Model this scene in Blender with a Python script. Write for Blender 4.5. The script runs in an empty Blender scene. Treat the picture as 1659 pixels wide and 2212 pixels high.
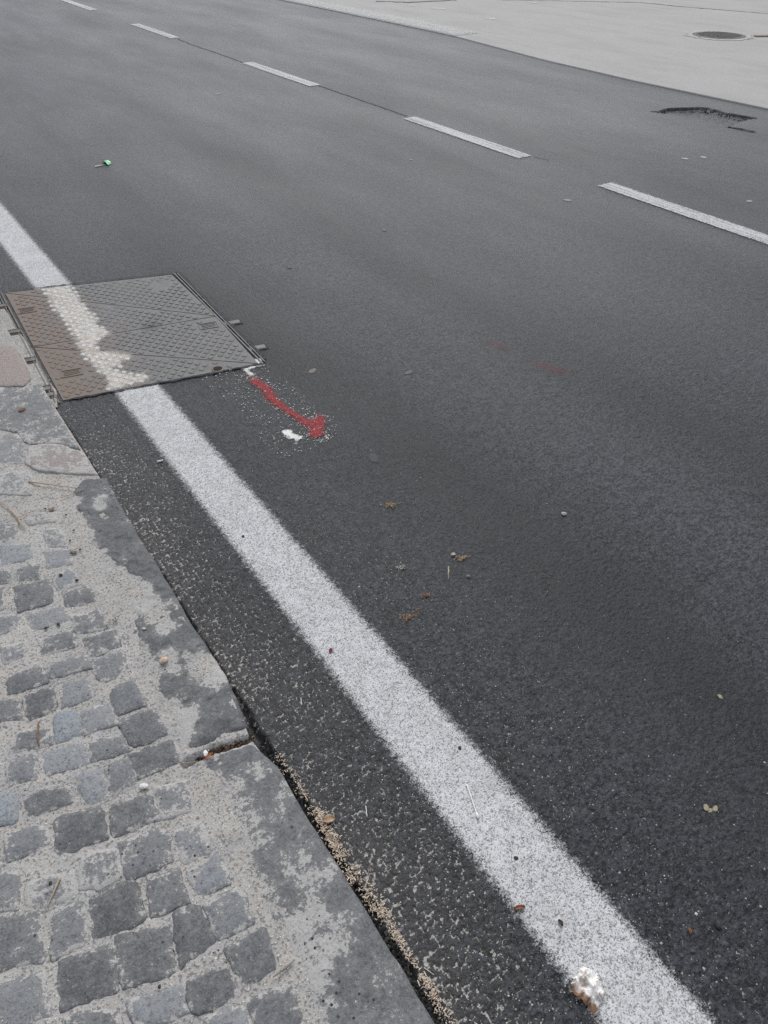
import bpy, math, random
import numpy as np

# ------------------------------------------------------------------ camera, sky, sun, exposure
scene = bpy.context.scene
cam_data = bpy.data.cameras.new("camera")
cam_data.sensor_fit = 'VERTICAL'
cam_data.sensor_height = 24.0
cam_data.lens = 24.0 * 1661.0 / 2212.0
cam_data.clip_start = 0.02
cam_data.clip_end = 600.0
cam = bpy.data.objects.new("camera", cam_data)
scene.collection.objects.link(cam)
cam.location = (0.0, 0.0, 1.5)
cam.rotation_euler = (math.radians(90.0 - 39.2687), 0.0, math.radians(-33.675))
scene.camera = cam

SUN_EL, SUN_AZ = math.radians(52), math.radians(35)      # azimuth clockwise from the road's direction (+Y)
world = bpy.data.worlds.new("World")
scene.world = world
world.use_nodes = True
wn = world.node_tree
wn.nodes.clear()
w_out = wn.nodes.new('ShaderNodeOutputWorld')
w_bg = wn.nodes.new('ShaderNodeBackground')
w_sky = wn.nodes.new('ShaderNodeTexSky')
w_sky.sky_type = 'NISHITA'
w_sky.sun_disc = False
w_sky.sun_elevation = SUN_EL
w_sky.sun_rotation = SUN_AZ
w_sky.air_density = 1.0
w_sky.dust_density = 1.5
w_hsv = wn.nodes.new('ShaderNodeHueSaturation')         # an overcast sky: hardly any blue left
w_hsv.inputs['Saturation'].default_value = 0.36
wn.links.new(w_sky.outputs[0], w_hsv.inputs['Color'])
wn.links.new(w_hsv.outputs[0], w_bg.inputs['Color'])
w_bg.inputs['Strength'].default_value = 0.14
wn.links.new(w_bg.outputs[0], w_out.inputs['Surface'])

sun_data = bpy.data.lights.new("sun", 'SUN')
sun_data.energy = 1.45
sun_data.angle = math.radians(35)
sun_data.color = (1.0, 0.985, 0.96)
sun = bpy.data.objects.new("sun", sun_data)
scene.collection.objects.link(sun)
sun.location = (0, 0, 20)
sun.rotation_euler = (math.radians(90) - SUN_EL, 0.0, math.pi - SUN_AZ)

scene.view_settings.view_transform = 'Standard'
scene.view_settings.look = 'None'
scene.view_settings.exposure = 0.22
scene.view_settings.gamma = 1.0
scene.view_settings.use_curve_mapping = False
scene.cycles.use_denoising = False            # keep the fine grain of stone and asphalt

# ------------------------------------------------------------------ positions on the ground, metres (x across the road, y along it)
D = {'arrow': [(1.0347, 2.5067), (1.0644, 2.4957), (1.0752, 2.3983), (1.0575, 2.3071), (1.0624, 2.2247), (1.0804, 2.1175), (1.116, 2.1125), (1.1313, 2.1307), (1.1405, 2.0962), (1.1171, 2.0562),
           (1.0838, 2.0154), (1.0896, 1.985), (1.0651, 1.9752), (1.0428, 1.9849), (1.0324, 2.0319), (1.054, 2.062), (1.0424, 2.1522), (1.0302, 2.2364), (1.0175, 2.3237), (1.0337, 2.3945),
           (1.0265, 2.4797)],
 'cob': [(0.8, 0.25, 0.3, [(-0.0026, 1.9915), (0.0737, 1.9407), (0.0615, 1.8838), (-0.0236, 1.8973)]),
         (0.45, 0.75, 0.2, [(0.0962, 2.095), (0.1633, 2.0548), (0.1609, 2.0114), (0.0898, 2.041)]), (0.5, 0.6, 0.3, [(0.1233, 1.9924), (0.1595, 1.9727), (0.1576, 1.8847), (0.11, 1.9082)]),
         (0.75, 0.35, 0.3, [(0.0931, 1.895), (0.1593, 1.859), (0.1474, 1.795), (0.0855, 1.8168)]), (0.3, 0.6, 0.3, [(0.0118, 2.0974), (0.0592, 2.0658), (0.0351, 1.983), (-0.0068, 2.0026)]),
         (0.2, 0.4, 0.3, [(0.0173, 1.8623), (0.0667, 1.8527), (0.0561, 1.7869), (0.0048, 1.8099)]),
         (0.2, 0.4, 0.3, [(-0.0494, 1.8952), (-0.0045, 1.8691), (-0.021, 1.816), (-0.0638, 1.8371)]),
         (0.15, 0.15, 0.3, [(-0.0085, 1.7893), (0.0734, 1.7716), (0.0592, 1.6796), (-0.0257, 1.6912)]),
         (0.6, 0.5, 0.6, [(0.0868, 1.7892), (0.1408, 1.78), (0.1395, 1.7016), (0.0858, 1.7155)]), (0.12, 0.3, 0.3, [(0.0957, 1.698), (0.1521, 1.6859), (0.1602, 1.6088), (0.0885, 1.6357)]),
         (0.2, 0.4, 0.3, [(-0.0672, 1.8211), (-0.0379, 1.8052), (-0.0517, 1.7257), (-0.0833, 1.7364)]),
         (0.6, 0.4, 0.3, [(-0.0046, 1.6703), (0.0849, 1.645), (0.0746, 1.5873), (-0.0124, 1.5993)]),
         (0.2, 0.45, 0.3, [(0.0855, 1.5968), (0.1546, 1.5779), (0.1488, 1.5081), (0.0814, 1.5271)]),
         (0.4, 0.4, 0.3, [(-0.0809, 1.711), (-0.026, 1.6812), (-0.0377, 1.6324), (-0.0918, 1.6425)]),
         (0.15, 0.45, 0.5, [(-0.0002, 1.5623), (0.0743, 1.5512), (0.0696, 1.4875), (-0.0138, 1.5031)]),
         (0.15, 0.3, 0.4, [(0.0866, 1.5045), (0.1631, 1.4888), (0.1573, 1.4291), (0.0859, 1.4367)]),
         (0.6, 0.5, 0.6, [(-0.0872, 1.5858), (-0.0386, 1.5721), (-0.048, 1.526), (-0.0942, 1.5297)]),
         (0.4, 0.4, 0.3, [(-0.009, 1.4626), (0.0748, 1.4474), (0.0755, 1.4005), (-0.0124, 1.4225)]),
         (0.35, 0.4, 0.4, [(0.0823, 1.4162), (0.1542, 1.4123), (0.1512, 1.3473), (0.0834, 1.3366)]),
         (0.15, 0.3, 0.4, [(-0.1002, 1.481), (-0.0202, 1.4758), (-0.0239, 1.4135), (-0.105, 1.4296)]),
         (0.65, 0.3, 0.3, [(0.0033, 1.3872), (0.0629, 1.3779), (0.0555, 1.3067), (-0.015, 1.3223)]),
         (0.02, 0.3, 0.2, [(-0.0801, 1.4023), (-0.0212, 1.3899), (-0.0281, 1.3258), (-0.0847, 1.3279)]),
         (0.25, 0.2, 0.6, [(0.0883, 1.3062), (0.1454, 1.309), (0.1485, 1.2237), (0.0812, 1.2351)]),
         (0.2, 0.3, 0.3, [(-0.1478, 1.4316), (-0.0938, 1.4035), (-0.1008, 1.3386), (-0.1587, 1.3647)]),
         (0.7, 0.35, 0.3, [(0.0198, 1.2837), (0.0813, 1.2737), (0.078, 1.2095), (0.008, 1.2217)]), (0.15, 0.2, 0.3, [(0.0809, 1.2076), (0.1588, 1.2013), (0.1606, 1.12), (0.085, 1.1274)]),
         (0.8, 0.1, 1.0, [(-0.0349, 1.3074), (0.0098, 1.298), (0.0037, 1.2245), (-0.0494, 1.2359)]),
         (0.2, 0.5, 0.4, [(-0.1244, 1.3099), (-0.0479, 1.2785), (-0.0588, 1.2326), (-0.1361, 1.2606)]),
         (0.35, 0.4, 0.4, [(0.0076, 1.1978), (0.0716, 1.1696), (0.0738, 1.1254), (0.0005, 1.1419)]), (0.1, 0.2, 0.3, [(0.0727, 1.1122), (0.1589, 1.0971), (0.1581, 1.037), (0.0699, 1.0465)]),
         (0.75, 0.3, 0.4, [(-0.085, 1.2219), (-0.0015, 1.2016), (-0.0034, 1.14), (-0.0922, 1.1634)]),
         (0.4, 0.4, 0.4, [(-0.1533, 1.2421), (-0.0995, 1.2292), (-0.1139, 1.1667), (-0.1684, 1.19)]),
         (0.3, 0.4, 0.4, [(0.0186, 1.114), (0.0693, 1.1075), (0.0655, 1.0298), (0.0126, 1.0352)]),
         (0.8, 0.25, 0.2, [(-0.0385, 1.1341), (0.0059, 1.1112), (0.0034, 1.0371), (-0.042, 1.0465)]),
         (0.15, 0.35, 0.3, [(-0.1448, 1.1443), (-0.058, 1.1121), (-0.0649, 1.0659), (-0.1551, 1.0893)]),
         (0.85, 0.1, 1.0, [(-0.2047, 1.1799), (-0.1595, 1.1541), (-0.1712, 1.0919), (-0.2187, 1.1137)]),
         (0.35, 0.65, 0.3, [(0.0873, 1.0109), (0.1553, 0.983), (0.1411, 0.9163), (0.0781, 0.9339)]),
         (0.12, 0.3, 0.2, [(-0.0022, 1.02), (0.0742, 0.9984), (0.0716, 0.9342), (-0.0161, 0.9493)]),
         (0.08, 0.15, 0.3, [(-0.1037, 1.051), (-0.0219, 1.029), (-0.03, 0.9547), (-0.1243, 0.9758)]),
         (0.35, 0.4, 0.4, [(-0.1988, 1.0827), (-0.1213, 1.0428), (-0.1267, 1.0), (-0.2079, 1.0167)]),
         (0.3, 0.35, 0.3, [(-0.0137, 0.9285), (0.0759, 0.9114), (0.0601, 0.8382), (-0.0223, 0.8498)]),
         (0.6, 0.55, 0.6, [(0.084, 0.8904), (0.1382, 0.8778), (0.1302, 0.8137), (0.0801, 0.8248)]),
         (0.35, 0.65, 0.3, [(-0.0833, 0.9411), (-0.0209, 0.9257), (-0.0302, 0.8621), (-0.0745, 0.8635), (-0.1038, 0.883)]),
         (0.4, 0.75, 0.3, [(-0.1868, 0.9488), (-0.1056, 0.9267), (-0.1119, 0.885), (-0.1419, 0.8809), (-0.1953, 0.903)]),
         (0.4, 0.4, 0.3, [(-0.2415, 1.0065), (-0.1976, 0.9808), (-0.212, 0.9142), (-0.2569, 0.9341)]),
         (0.2, 0.3, 0.3, [(0.0096, 0.8285), (0.0631, 0.8143), (0.0567, 0.7453), (-0.0052, 0.7565)]),
         (0.65, 0.35, 0.7, [(0.0769, 0.8015), (0.1428, 0.7978), (0.135, 0.7379), (0.0732, 0.7479)]),
         (0.02, 0.2, 0.2, [(-0.0929, 0.8517), (-0.0478, 0.8544), (-0.0131, 0.8331), (-0.0223, 0.758), (-0.1148, 0.7812)]),
         (0.35, 0.35, 0.2, [(-0.1621, 0.8743), (-0.1067, 0.8541), (-0.1202, 0.7817), (-0.1813, 0.7884)]),
         (0.2, 0.3, 0.3, [(-0.2576, 0.9181), (-0.1757, 0.8866), (-0.1968, 0.7956), (-0.2769, 0.828)]),
         (0.1, 0.15, 0.2, [(0.0266, 0.7385), (0.0689, 0.727), (0.0718, 0.6569), (0.002, 0.6482)]), (0.4, 0.45, 0.5, [(0.0784, 0.724), (0.1446, 0.7175), (0.1416, 0.6456), (0.0787, 0.6554)]),
         (0.12, 0.15, 0.2, [(-0.0751, 0.7642), (0.0067, 0.7257), (-0.0035, 0.6488), (-0.0938, 0.6681)]),
         (0.06, 0.12, 0.1, [(-0.1736, 0.7772), (-0.0877, 0.7475), (-0.1049, 0.6755), (-0.1914, 0.6993)]),
         (0.45, 0.4, 0.4, [(-0.2829, 0.7998), (-0.2037, 0.7793), (-0.2108, 0.6985), (-0.2984, 0.7272)]),
         (0.1, 0.25, 0.4, [(0.0803, 0.6325), (0.1526, 0.6237), (0.1431, 0.5512), (0.0763, 0.5605)]),
         (0.08, 0.2, 0.3, [(0.0034, 0.6236), (0.0753, 0.6023), (0.0635, 0.5519), (-0.0051, 0.5696)]),
         (0.65, 0.35, 0.5, [(-0.0936, 0.6453), (-0.0137, 0.6234), (-0.0138, 0.5754), (-0.0932, 0.6012)]),
         (0.15, 0.5, 0.3, [(-0.1942, 0.6847), (-0.1179, 0.6448), (-0.124, 0.611), (-0.2001, 0.6459)]),
         (0.12, 0.3, 0.5, [(0.0793, 0.5361), (0.1496, 0.5197), (0.1396, 0.4549), (0.0651, 0.4762)]), (0.7, 0.4, 0.4, [(0.0064, 0.551), (0.0672, 0.5354), (0.0654, 0.4848), (0.0068, 0.5081)]),
         (0.55, 0.5, 0.2, [(0.1358, 2.5839), (0.1847, 2.5627), (0.1859, 2.4981), (0.1549, 2.4041), (0.1588, 2.3737), (0.0883, 2.4002), (0.0998, 2.5408)]),
         (0.5, 0.6, 0.3, [(0.0657, 2.355), (0.1556, 2.3217), (0.1591, 2.26), (0.1307, 2.1842), (0.0437, 2.2545)]),
         (0.2, 0.3, 0.3, [(-0.3295, 1.0545), (-0.252, 1.01), (-0.267, 0.9375), (-0.3436, 0.9689)]),
         (0.3, 0.3, 0.3, [(-0.3409, 0.9541), (-0.2677, 0.9215), (-0.2864, 0.8314), (-0.3565, 0.8605)])],
 'cover': [(0.4301, 3.8776), (1.1725, 3.6495), (1.1202, 2.5876), (0.3791, 2.7377)],
 'cover_mid': [(0.4003, 3.2398), (1.1598, 3.0902)],
 'cpaint': [(0.591, 3.8599), (0.7162, 3.8162), (0.7052, 3.4862), (0.7065, 3.409), (0.7105, 3.3566), (0.6913, 3.2964), (0.7123, 3.2232), (0.7076, 3.1685), (0.6595, 3.1551), (0.6277, 3.1097),
            (0.6177, 3.0515), (0.6819, 3.0012), (0.7202, 2.9514), (0.7147, 2.9237), (0.6722, 2.9107), (0.6479, 2.8763), (0.6074, 2.8784), (0.6764, 2.7689), (0.711, 2.7847), (0.719, 2.7502),
            (0.7091, 2.7069), (0.5542, 2.7054), (0.545, 2.7252), (0.5624, 2.7783), (0.5685, 2.8216), (0.5551, 2.9582), (0.5523, 3.0844), (0.5704, 3.2599), (0.5765, 3.4336),
            (0.5748, 3.5731)],
 'crust': [(0.2679, 1.5225, 0.06521739130434782), (0.2622, 1.5921, 0.05434782608695652), (0.2736, 1.4197, 0.0391304347826087), (0.2906, 1.302, 0.04782608695652174),
           (0.2519, 1.3179, 0.05000000000000001), (0.3138, 1.2186, 0.05652173913043479), (0.1819, 1.1624, 0.05652173913043479), (0.1978, 1.1292, 0.043478260869565216),
           (0.1751, 1.0734, 0.043478260869565216), (0.1725, 1.404, 0.043478260869565216), (0.2913, 2.0065, 0.024), (0.1961, 1.9702, 0.04), (0.1997, 1.9029, 0.04), (0.1894, 1.8308, 0.044),
           (0.1919, 1.7654, 0.044), (0.2125, 1.6567, 0.05), (0.2111, 2.6585, 0.045), (0.2156, 2.8753, 0.02), (0.2929, 2.6611, 0.0175), (0.2882, 2.8718, 0.025), (0.2718, 2.3542, 0.075),
           (0.2612, 2.258, 0.1), (0.2211, 2.2188, 0.075), (0.2997, 2.035, 0.03), (0.2754, 0.9239, 0.045081967213114756), (0.2277, 0.8959, 0.045081967213114756),
           (0.3168, 0.8455, 0.04098360655737705), (0.2173, 0.8202, 0.06147540983606557), (0.2671, 0.698, 0.045081967213114756), (0.2966, 0.6476, 0.04098360655737705),
           (0.2288, 0.5912, 0.05327868852459017), (0.2445, 0.5466, 0.06147540983606557), (0.1938, 0.5408, 0.045081967213114756), (0.1849, 0.49, 0.045081967213114756),
           (0.2858, 0.432, 0.02459016393442623), (0.2845, 0.5267, 0.020491803278688527), (0.1681, 0.7996, 0.05737704918032787), (0.1454, 0.7, 0.04918032786885246)],
 'dark_spot': (0.8758, 3.1533),
 'dash': [(4.0282, 15.8228), (4.0572, 14.0534), (3.988, 12.2466), (4.0655, 10.773), (3.9665, 8.7244), (4.0502, 7.2582), (4.0045, 5.7105), (4.1024, 4.2736), (4.0334, 3.512), (4.0503, 2.199)],
 'dashw': [(3.9782, 5.6793), (4.1123, 5.6871), (4.0102, 3.5036), (4.1097, 3.5082)],
 'faint1': [(1.9992, 2.2552), (2.0426, 2.2008), (2.0579, 2.1009), (2.0047, 2.1412)],
 'faint2': [(2.0362, 2.0477), (2.0877, 1.9522), (2.1321, 1.8404), (2.0529, 1.862), (2.0381, 1.9392)],
 'far': [(7.0429, 13.6556), (7.0519, 10.5898), (7.04, 8.9724), (6.8137, 7.0286), (6.7618, 5.6646), (6.7927, 4.2574)],
 'farcrack': [(8.2036, 12.5481), (8.3905, 12.3582), (8.5452, 12.1254), (8.8239, 12.0694), (9.3926, 11.955)],
 'farkerb': [(9.978, 11.6323), (10.7425, 10.9225), (11.2074, 10.4813), (11.6662, 10.046), (11.7882, 9.3416), (11.9818, 8.7425), (12.1859, 8.051)],
 'kerb_dark': [(0.1871, 2.9437), (0.2791, 2.8797), (0.34, 2.8693), (0.3364, 2.7162), (0.3273, 2.5022), (0.3338, 2.3414), (0.2897, 2.418), (0.2045, 2.4784), (0.1889, 2.5035),
               (0.1879, 2.5758), (0.15, 2.632), (0.1241, 2.6531)],
 'kerb_edge': [(0.3208, 0.2501), (0.3224, 0.3296), (0.3242, 0.4235), (0.3259, 0.5703), (0.3254, 0.7514), (0.3296, 0.9074), (0.3207, 1.0015), (0.3337, 1.1266), (0.3369, 1.3964),
               (0.3434, 1.653), (0.3474, 1.983), (0.3498, 2.3024), (0.3477, 2.6865), (0.344, 2.8634)],
 'kerb_mid': [(0.1767, 1.0317), (0.2302, 1.0297), (0.2887, 1.0104), (0.3263, 1.0128), (0.3337, 1.1266), (0.3407, 1.2367), (0.3369, 1.3964), (0.3409, 1.5144), (0.3434, 1.653), (0.3454, 1.87),
              (0.3474, 1.983), (0.358, 2.1491), (0.3361, 2.2029), (0.2395, 2.2023), (0.2181, 2.105), (0.2173, 1.9776), (0.2176, 1.8065), (0.2213, 1.6121), (0.1987, 1.4396), (0.187, 1.295),
              (0.1801, 1.1617), (0.1709, 1.079)],
 'kerb_near': [(0.1769, 1.0233), (0.2342, 1.0173), (0.3086, 0.9909), (0.3296, 0.9074), (0.3254, 0.7514), (0.3259, 0.5703), (0.3242, 0.4235), (0.3224, 0.3296), (0.3208, 0.2501),
               (0.1607, 0.3568), (0.1509, 0.4529), (0.1564, 0.5148), (0.1513, 0.566), (0.1643, 0.6762), (0.1867, 0.8234), (0.1759, 0.9583)],
 'kerb_pink': [(0.2402, 3.2983), (0.3269, 3.2406), (0.3259, 3.0956), (0.3189, 2.9345), (0.28, 2.891), (0.1697, 2.9644)],
 'kerb_pink2': [(0.1969, 2.4615), (0.2459, 2.4435), (0.2871, 2.4087), (0.3317, 2.3285), (0.3321, 2.231), (0.3374, 2.174), (0.2902, 2.212), (0.1912, 2.298), (0.1657, 2.3623)],
 'keyhole': (0.9622, 2.6387),
 'lit': {'butt': [(0.5323, 2.1651), (0.5513, 2.1635)],
         'crumbs': [(1.0355, 0.3372), (1.038, 0.3291), (1.05, 0.3254), (1.2976, 0.5047)],
         'curl': [(1.0526, 1.1565)],
         'dpeb': [(0.8611, 0.1712), (0.6321, 0.4758), (0.6937, 0.736), (0.7299, 0.3583), (0.6047, 1.6611)],
         'green': [(1.4605, 5.688), (1.5178, 5.7542), (1.5353, 5.7308)],
         'gum': [(1.2723, 2.4223), (1.1479, 1.7833), (2.3984, 3.5974), (3.1118, 7.4313), (3.3388, 4.6687), (3.6182, 3.4077), (4.9566, 3.619), (5.0941, 3.5699), (4.5257, 2.7819),
                 (1.5822, 2.1979), (1.7026, 3.4174)],
         'leaf1': [(0.5633, 0.4042), (0.5834, 0.3953)],
         'leaf2': [(0.6189, 0.3429), (0.6178, 0.33)],
         'leaf3': [(0.8106, 0.1998), (0.8047, 0.1894)],
         'leafstraw': [(0.3633, 0.7478)],
         'p_chip': [(0.2093, 1.4572), (0.2282, 1.4463)],
         'p_grey': [(0.1293, 0.5419), (0.1487, 0.5421), (0.1716, 0.5453)],
         'p_needle': [(0.1604, 1.0272), (0.194, 1.0073)],
         'p_orange': [(0.2319, 1.3181)],
         'p_orange_leaf': [(0.2156, 1.0058)],
         'p_pale': [(-0.1301, 0.9209), (-0.1483, 0.8989), (-0.1646, 0.8809)],
         'p_pebble': [(0.166, 1.8425), (0.1659, 2.0732)],
         'p_redbit': [(0.2336, 2.7006)],
         'p_seed': [(0.1379, 1.7182), (0.1071, 1.7641), (0.0505, 1.5832), (0.0205, 1.5873), (0.1502, 2.0836), (0.1945, 2.0186), (0.1928, 1.934), (0.1826, 1.8393), (-0.1481, 0.923),
                    (0.1704, 1.8954), (-0.0403, 0.6376)],
         'p_shard': [(0.2117, 1.0201)],
         'p_stick': [(-0.0699, 1.3055), (-0.0817, 1.2766), (-0.0858, 1.2402)],
         'p_tuft': [(0.1744, 1.5134)],
         'p_twig1': [(0.035, 2.2245), (0.0577, 2.1482), (0.0706, 2.0849), (0.0736, 2.0126)],
         'p_twig1b': [(0.0706, 2.0849), (0.1122, 2.0935), (0.1474, 2.0838)],
         'p_twig2': [(0.1422, 2.2488), (0.1835, 2.2085), (0.2592, 2.1296)],
         'p_twig2b': [(0.2037, 2.111), (0.241, 2.1107), (0.2796, 2.1129)],
         'p_white': [(0.0719, 1.0187)],
         'petal': [(1.0724, 1.2515)],
         'red': [(0.5973, 1.1375)],
         'scrap': [(0.566, 0.2501), (0.5987, 0.2554), (0.6094, 0.2366), (0.5948, 0.2158), (0.5999, 0.2102), (0.5789, 0.2041), (0.5626, 0.1966), (0.5623, 0.2114), (0.5574, 0.2258),
                   (0.5582, 0.2402)],
         'sliver1': [(0.444, 0.7356), (0.4336, 0.714)],
         'sliver2': [(0.3632, 0.4163), (0.3711, 0.3969)],
         'sliver3': [(0.4547, 0.8696), (0.4623, 0.8548)],
         'sliver4': [(0.4652, 1.0545), (0.4567, 1.0346)],
         'stem': [(1.032, 1.2195), (1.0009, 1.1788)],
         'swab': [(0.6503, 0.656), (0.6227, 0.5843)],
         'tuft': [(1.0525, 1.5411), (1.0853, 1.2252), (0.8313, 1.123), (0.9223, 1.2895), (0.9127, 1.161)],
         'wstone': [(1.4691, 1.2096)]},
 'manhole': [(9.5872, 7.2521), (10.0144, 6.8992), (10.0181, 7.2444), (9.5908, 6.9143)],
 'marks': [(8.4016, 11.2927), (8.5455, 11.1296), (8.3034, 11.7725), (8.4094, 11.7018), (8.3664, 9.9419), (8.4451, 9.8319), (10.1644, 10.929), (10.2108, 10.8981)],
 'pot1': [(5.8921, 4.7322), (5.9374, 4.6713), (6.1056, 4.7148), (6.307, 4.6336), (6.3849, 4.5498), (6.3725, 4.3508), (6.3846, 4.2224), (6.4103, 4.1071)],
 'pot2': [(5.9739, 4.0692), (5.9883, 4.0145), (6.0018, 3.8117)],
 'seam': [(4.0027, 10.1513), (4.0294, 9.7359), (4.0063, 8.8479), (4.0722, 7.2694), (4.0729, 6.9248), (4.0675, 6.5121), (4.0627, 6.0971), (4.0548, 5.8748), (4.041, 5.6858)],
 'straw': [(0.3476, 0.9459), (0.3479, 0.9234), (0.3555, 0.8845), (0.3522, 0.8491), (0.3539, 0.8024), (0.3517, 0.7642), (0.3506, 0.7224), (0.3488, 0.6744), (0.3477, 0.6356), (0.352, 0.5945),
           (0.351, 0.5582), (0.3567, 0.5221), (0.3547, 0.492), (0.3544, 0.4651), (0.3551, 0.4251), (0.3536, 0.3787), (0.3529, 0.3398), (0.3526, 0.3165), (0.3531, 0.2903)],
 'strip': [(7.4216, 11.1388), (7.4064, 10.4099), (7.4178, 9.4664), (7.3795, 8.9317), (7.0258, 8.9587), (7.0333, 9.7226), (7.0158, 10.5298)],
 'tabsL': [(0.398, 3.7273), (0.3771, 3.4233), (0.3656, 3.1252), (0.3602, 2.8574), (0.3555, 2.8045)],
 'tabsR': [(1.2182, 3.5606), (1.1803, 3.2538), (1.1745, 3.0021), (1.157, 2.7268)],
 'tick': [(7.0258, 8.9587), (7.3795, 8.9317)],
 'tread_dirs': [(1.0357, 3.2291), (1.0988, 3.3246), (1.0966, 3.2524), (1.1241, 3.202), (1.0176, 2.7405), (1.0828, 2.8031), (1.0166, 2.7444), (1.0427, 2.698)],
 'whiteblob': [(0.9561, 2.1129), (0.9902, 2.0902), (1.0084, 2.0304), (0.9763, 2.0137), (0.9645, 2.0423), (0.9613, 2.0793)],
 'zig': [(1.1209, 2.633), (1.149, 2.6271), (1.1444, 2.611), (1.1305, 2.6013), (1.1313, 2.5693), (1.1075, 2.5777), (1.0588, 2.5743), (1.0601, 2.543), (1.0658, 2.5212), (1.0533, 2.5235),
         (1.0513, 2.5701), (1.0519, 2.5943), (1.084, 2.5977), (1.1147, 2.5866), (1.1215, 2.5946)]}
ZP = 0.025                                   # the pavement stands only this much above the road
rng = np.random.default_rng(7)
random.seed(7)
COL = scene.collection

# ------------------------------------------------------------------ helpers: noise
def hsh(i, j, k):
    n = (i.astype(np.int64) * 374761393 + j.astype(np.int64) * 668265263 + k * 1274126177) & 0x7fffffff
    n = ((n ^ (n >> 13)) * 1274126177) & 0x7fffffff
    n = ((n ^ (n >> 16)) * 668265263) & 0x7fffffff
    return ((n ^ (n >> 15)) & 0xfffff) / float(0x100000)

def vnoise(x, y, f, seed=0):
    x = np.asarray(x, float) * f + 100.3; y = np.asarray(y, float) * f + 57.7
    i = np.floor(x); j = np.floor(y); u = x - i; v = y - j
    u = u * u * (3 - 2 * u); v = v * v * (3 - 2 * v)
    a = hsh(i, j, seed); b = hsh(i + 1, j, seed); c = hsh(i, j + 1, seed); d = hsh(i + 1, j + 1, seed)
    return (a * (1 - u) + b * u) * (1 - v) + (c * (1 - u) + d * u) * v

def fbm(x, y, f, seed=0, octv=4):
    s = 0; a = 0.5
    for o in range(octv):
        s = s + a * vnoise(x, y, f * 2 ** o, seed + o * 17); a *= 0.5
    return s / (1 - 0.5 ** octv)

def pebbles(x, y, cell, seed):
    """domed stones on a jittered grid: height 0..1 and a random tone for each stone"""
    gx = np.asarray(x, float) / cell + 500; gy = np.asarray(y, float) / cell + 500
    ci = np.floor(gx); cj = np.floor(gy)
    h = np.zeros_like(gx); tone = np.zeros_like(gx)
    for di in (-1, 0, 1):
        for dj in (-1, 0, 1):
            i = ci + di; j = cj + dj
            px = i + 0.15 + 0.7 * hsh(i, j, seed); py = j + 0.15 + 0.7 * hsh(i, j, seed + 1)
            r = 0.42 + 0.42 * hsh(i, j, seed + 2)
            hh = (1 - ((gx - px) ** 2 + (gy - py) ** 2) / (r * r)) * (0.6 + 0.4 * hsh(i, j, seed + 4))
            t = hsh(i, j, seed + 3)
            m = hh > h
            h = np.where(m, hh, h); tone = np.where(m, t, tone)
    return h, tone

def sstep(a, b, x):
    t = np.clip((x - a) / (b - a), 0, 1); return t * t * (3 - 2 * t)

def seg_dist(x, y, pts):
    d = np.full(np.shape(x), 1e9)
    for (ax, ay), (bx, by) in zip(pts[:-1], pts[1:]):
        vx, vy = bx - ax, by - ay
        t = np.clip(((x - ax) * vx + (y - ay) * vy) / (vx * vx + vy * vy + 1e-12), 0, 1)
        d = np.minimum(d, np.hypot(x - ax - t * vx, y - ay - t * vy))
    return d

def inside(x, y, poly):
    c = np.zeros(np.shape(x), bool); n = len(poly)
    for k in range(n):
        ax, ay = poly[k]; bx, by = poly[(k + 1) % n]
        cond = (ay > y) != (by > y)
        xi = (bx - ax) * (y - ay) / (by - ay + 1e-15) + ax
        c ^= cond & (x < xi)
    return c

def poly_sd(x, y, poly):                     # positive inside
    d = seg_dist(x, y, list(poly) + [poly[0]])
    return np.where(inside(x, y, poly), d, -d)

# ------------------------------------------------------------------ helpers: objects
def tag(o, label=None, cat=None, group=None, kind=None):
    if label: o["label"] = label
    if cat: o["category"] = cat
    if group: o["group"] = group
    if kind: o["kind"] = kind
    return o

def mesh_obj(name, V, F, m=None, parent=None, smooth=False, attrs=None):
    me = bpy.data.meshes.new(name)
    me.from_pydata([tuple(map(float, v)) for v in V], [], [tuple(map(int, f)) for f in F])
    if attrs:
        for k, a in attrs.items():
            at = me.attributes.new(k, 'FLOAT', 'POINT'); at.data.foreach_set('value', np.asarray(a, np.float32).ravel())
    if smooth: me.polygons.foreach_set('use_smooth', [True] * len(me.polygons))
    if m: me.materials.append(m)
    me.update()
    o = bpy.data.objects.new(name, me); COL.objects.link(o)
    if parent: o.parent = parent
    return o

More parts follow.
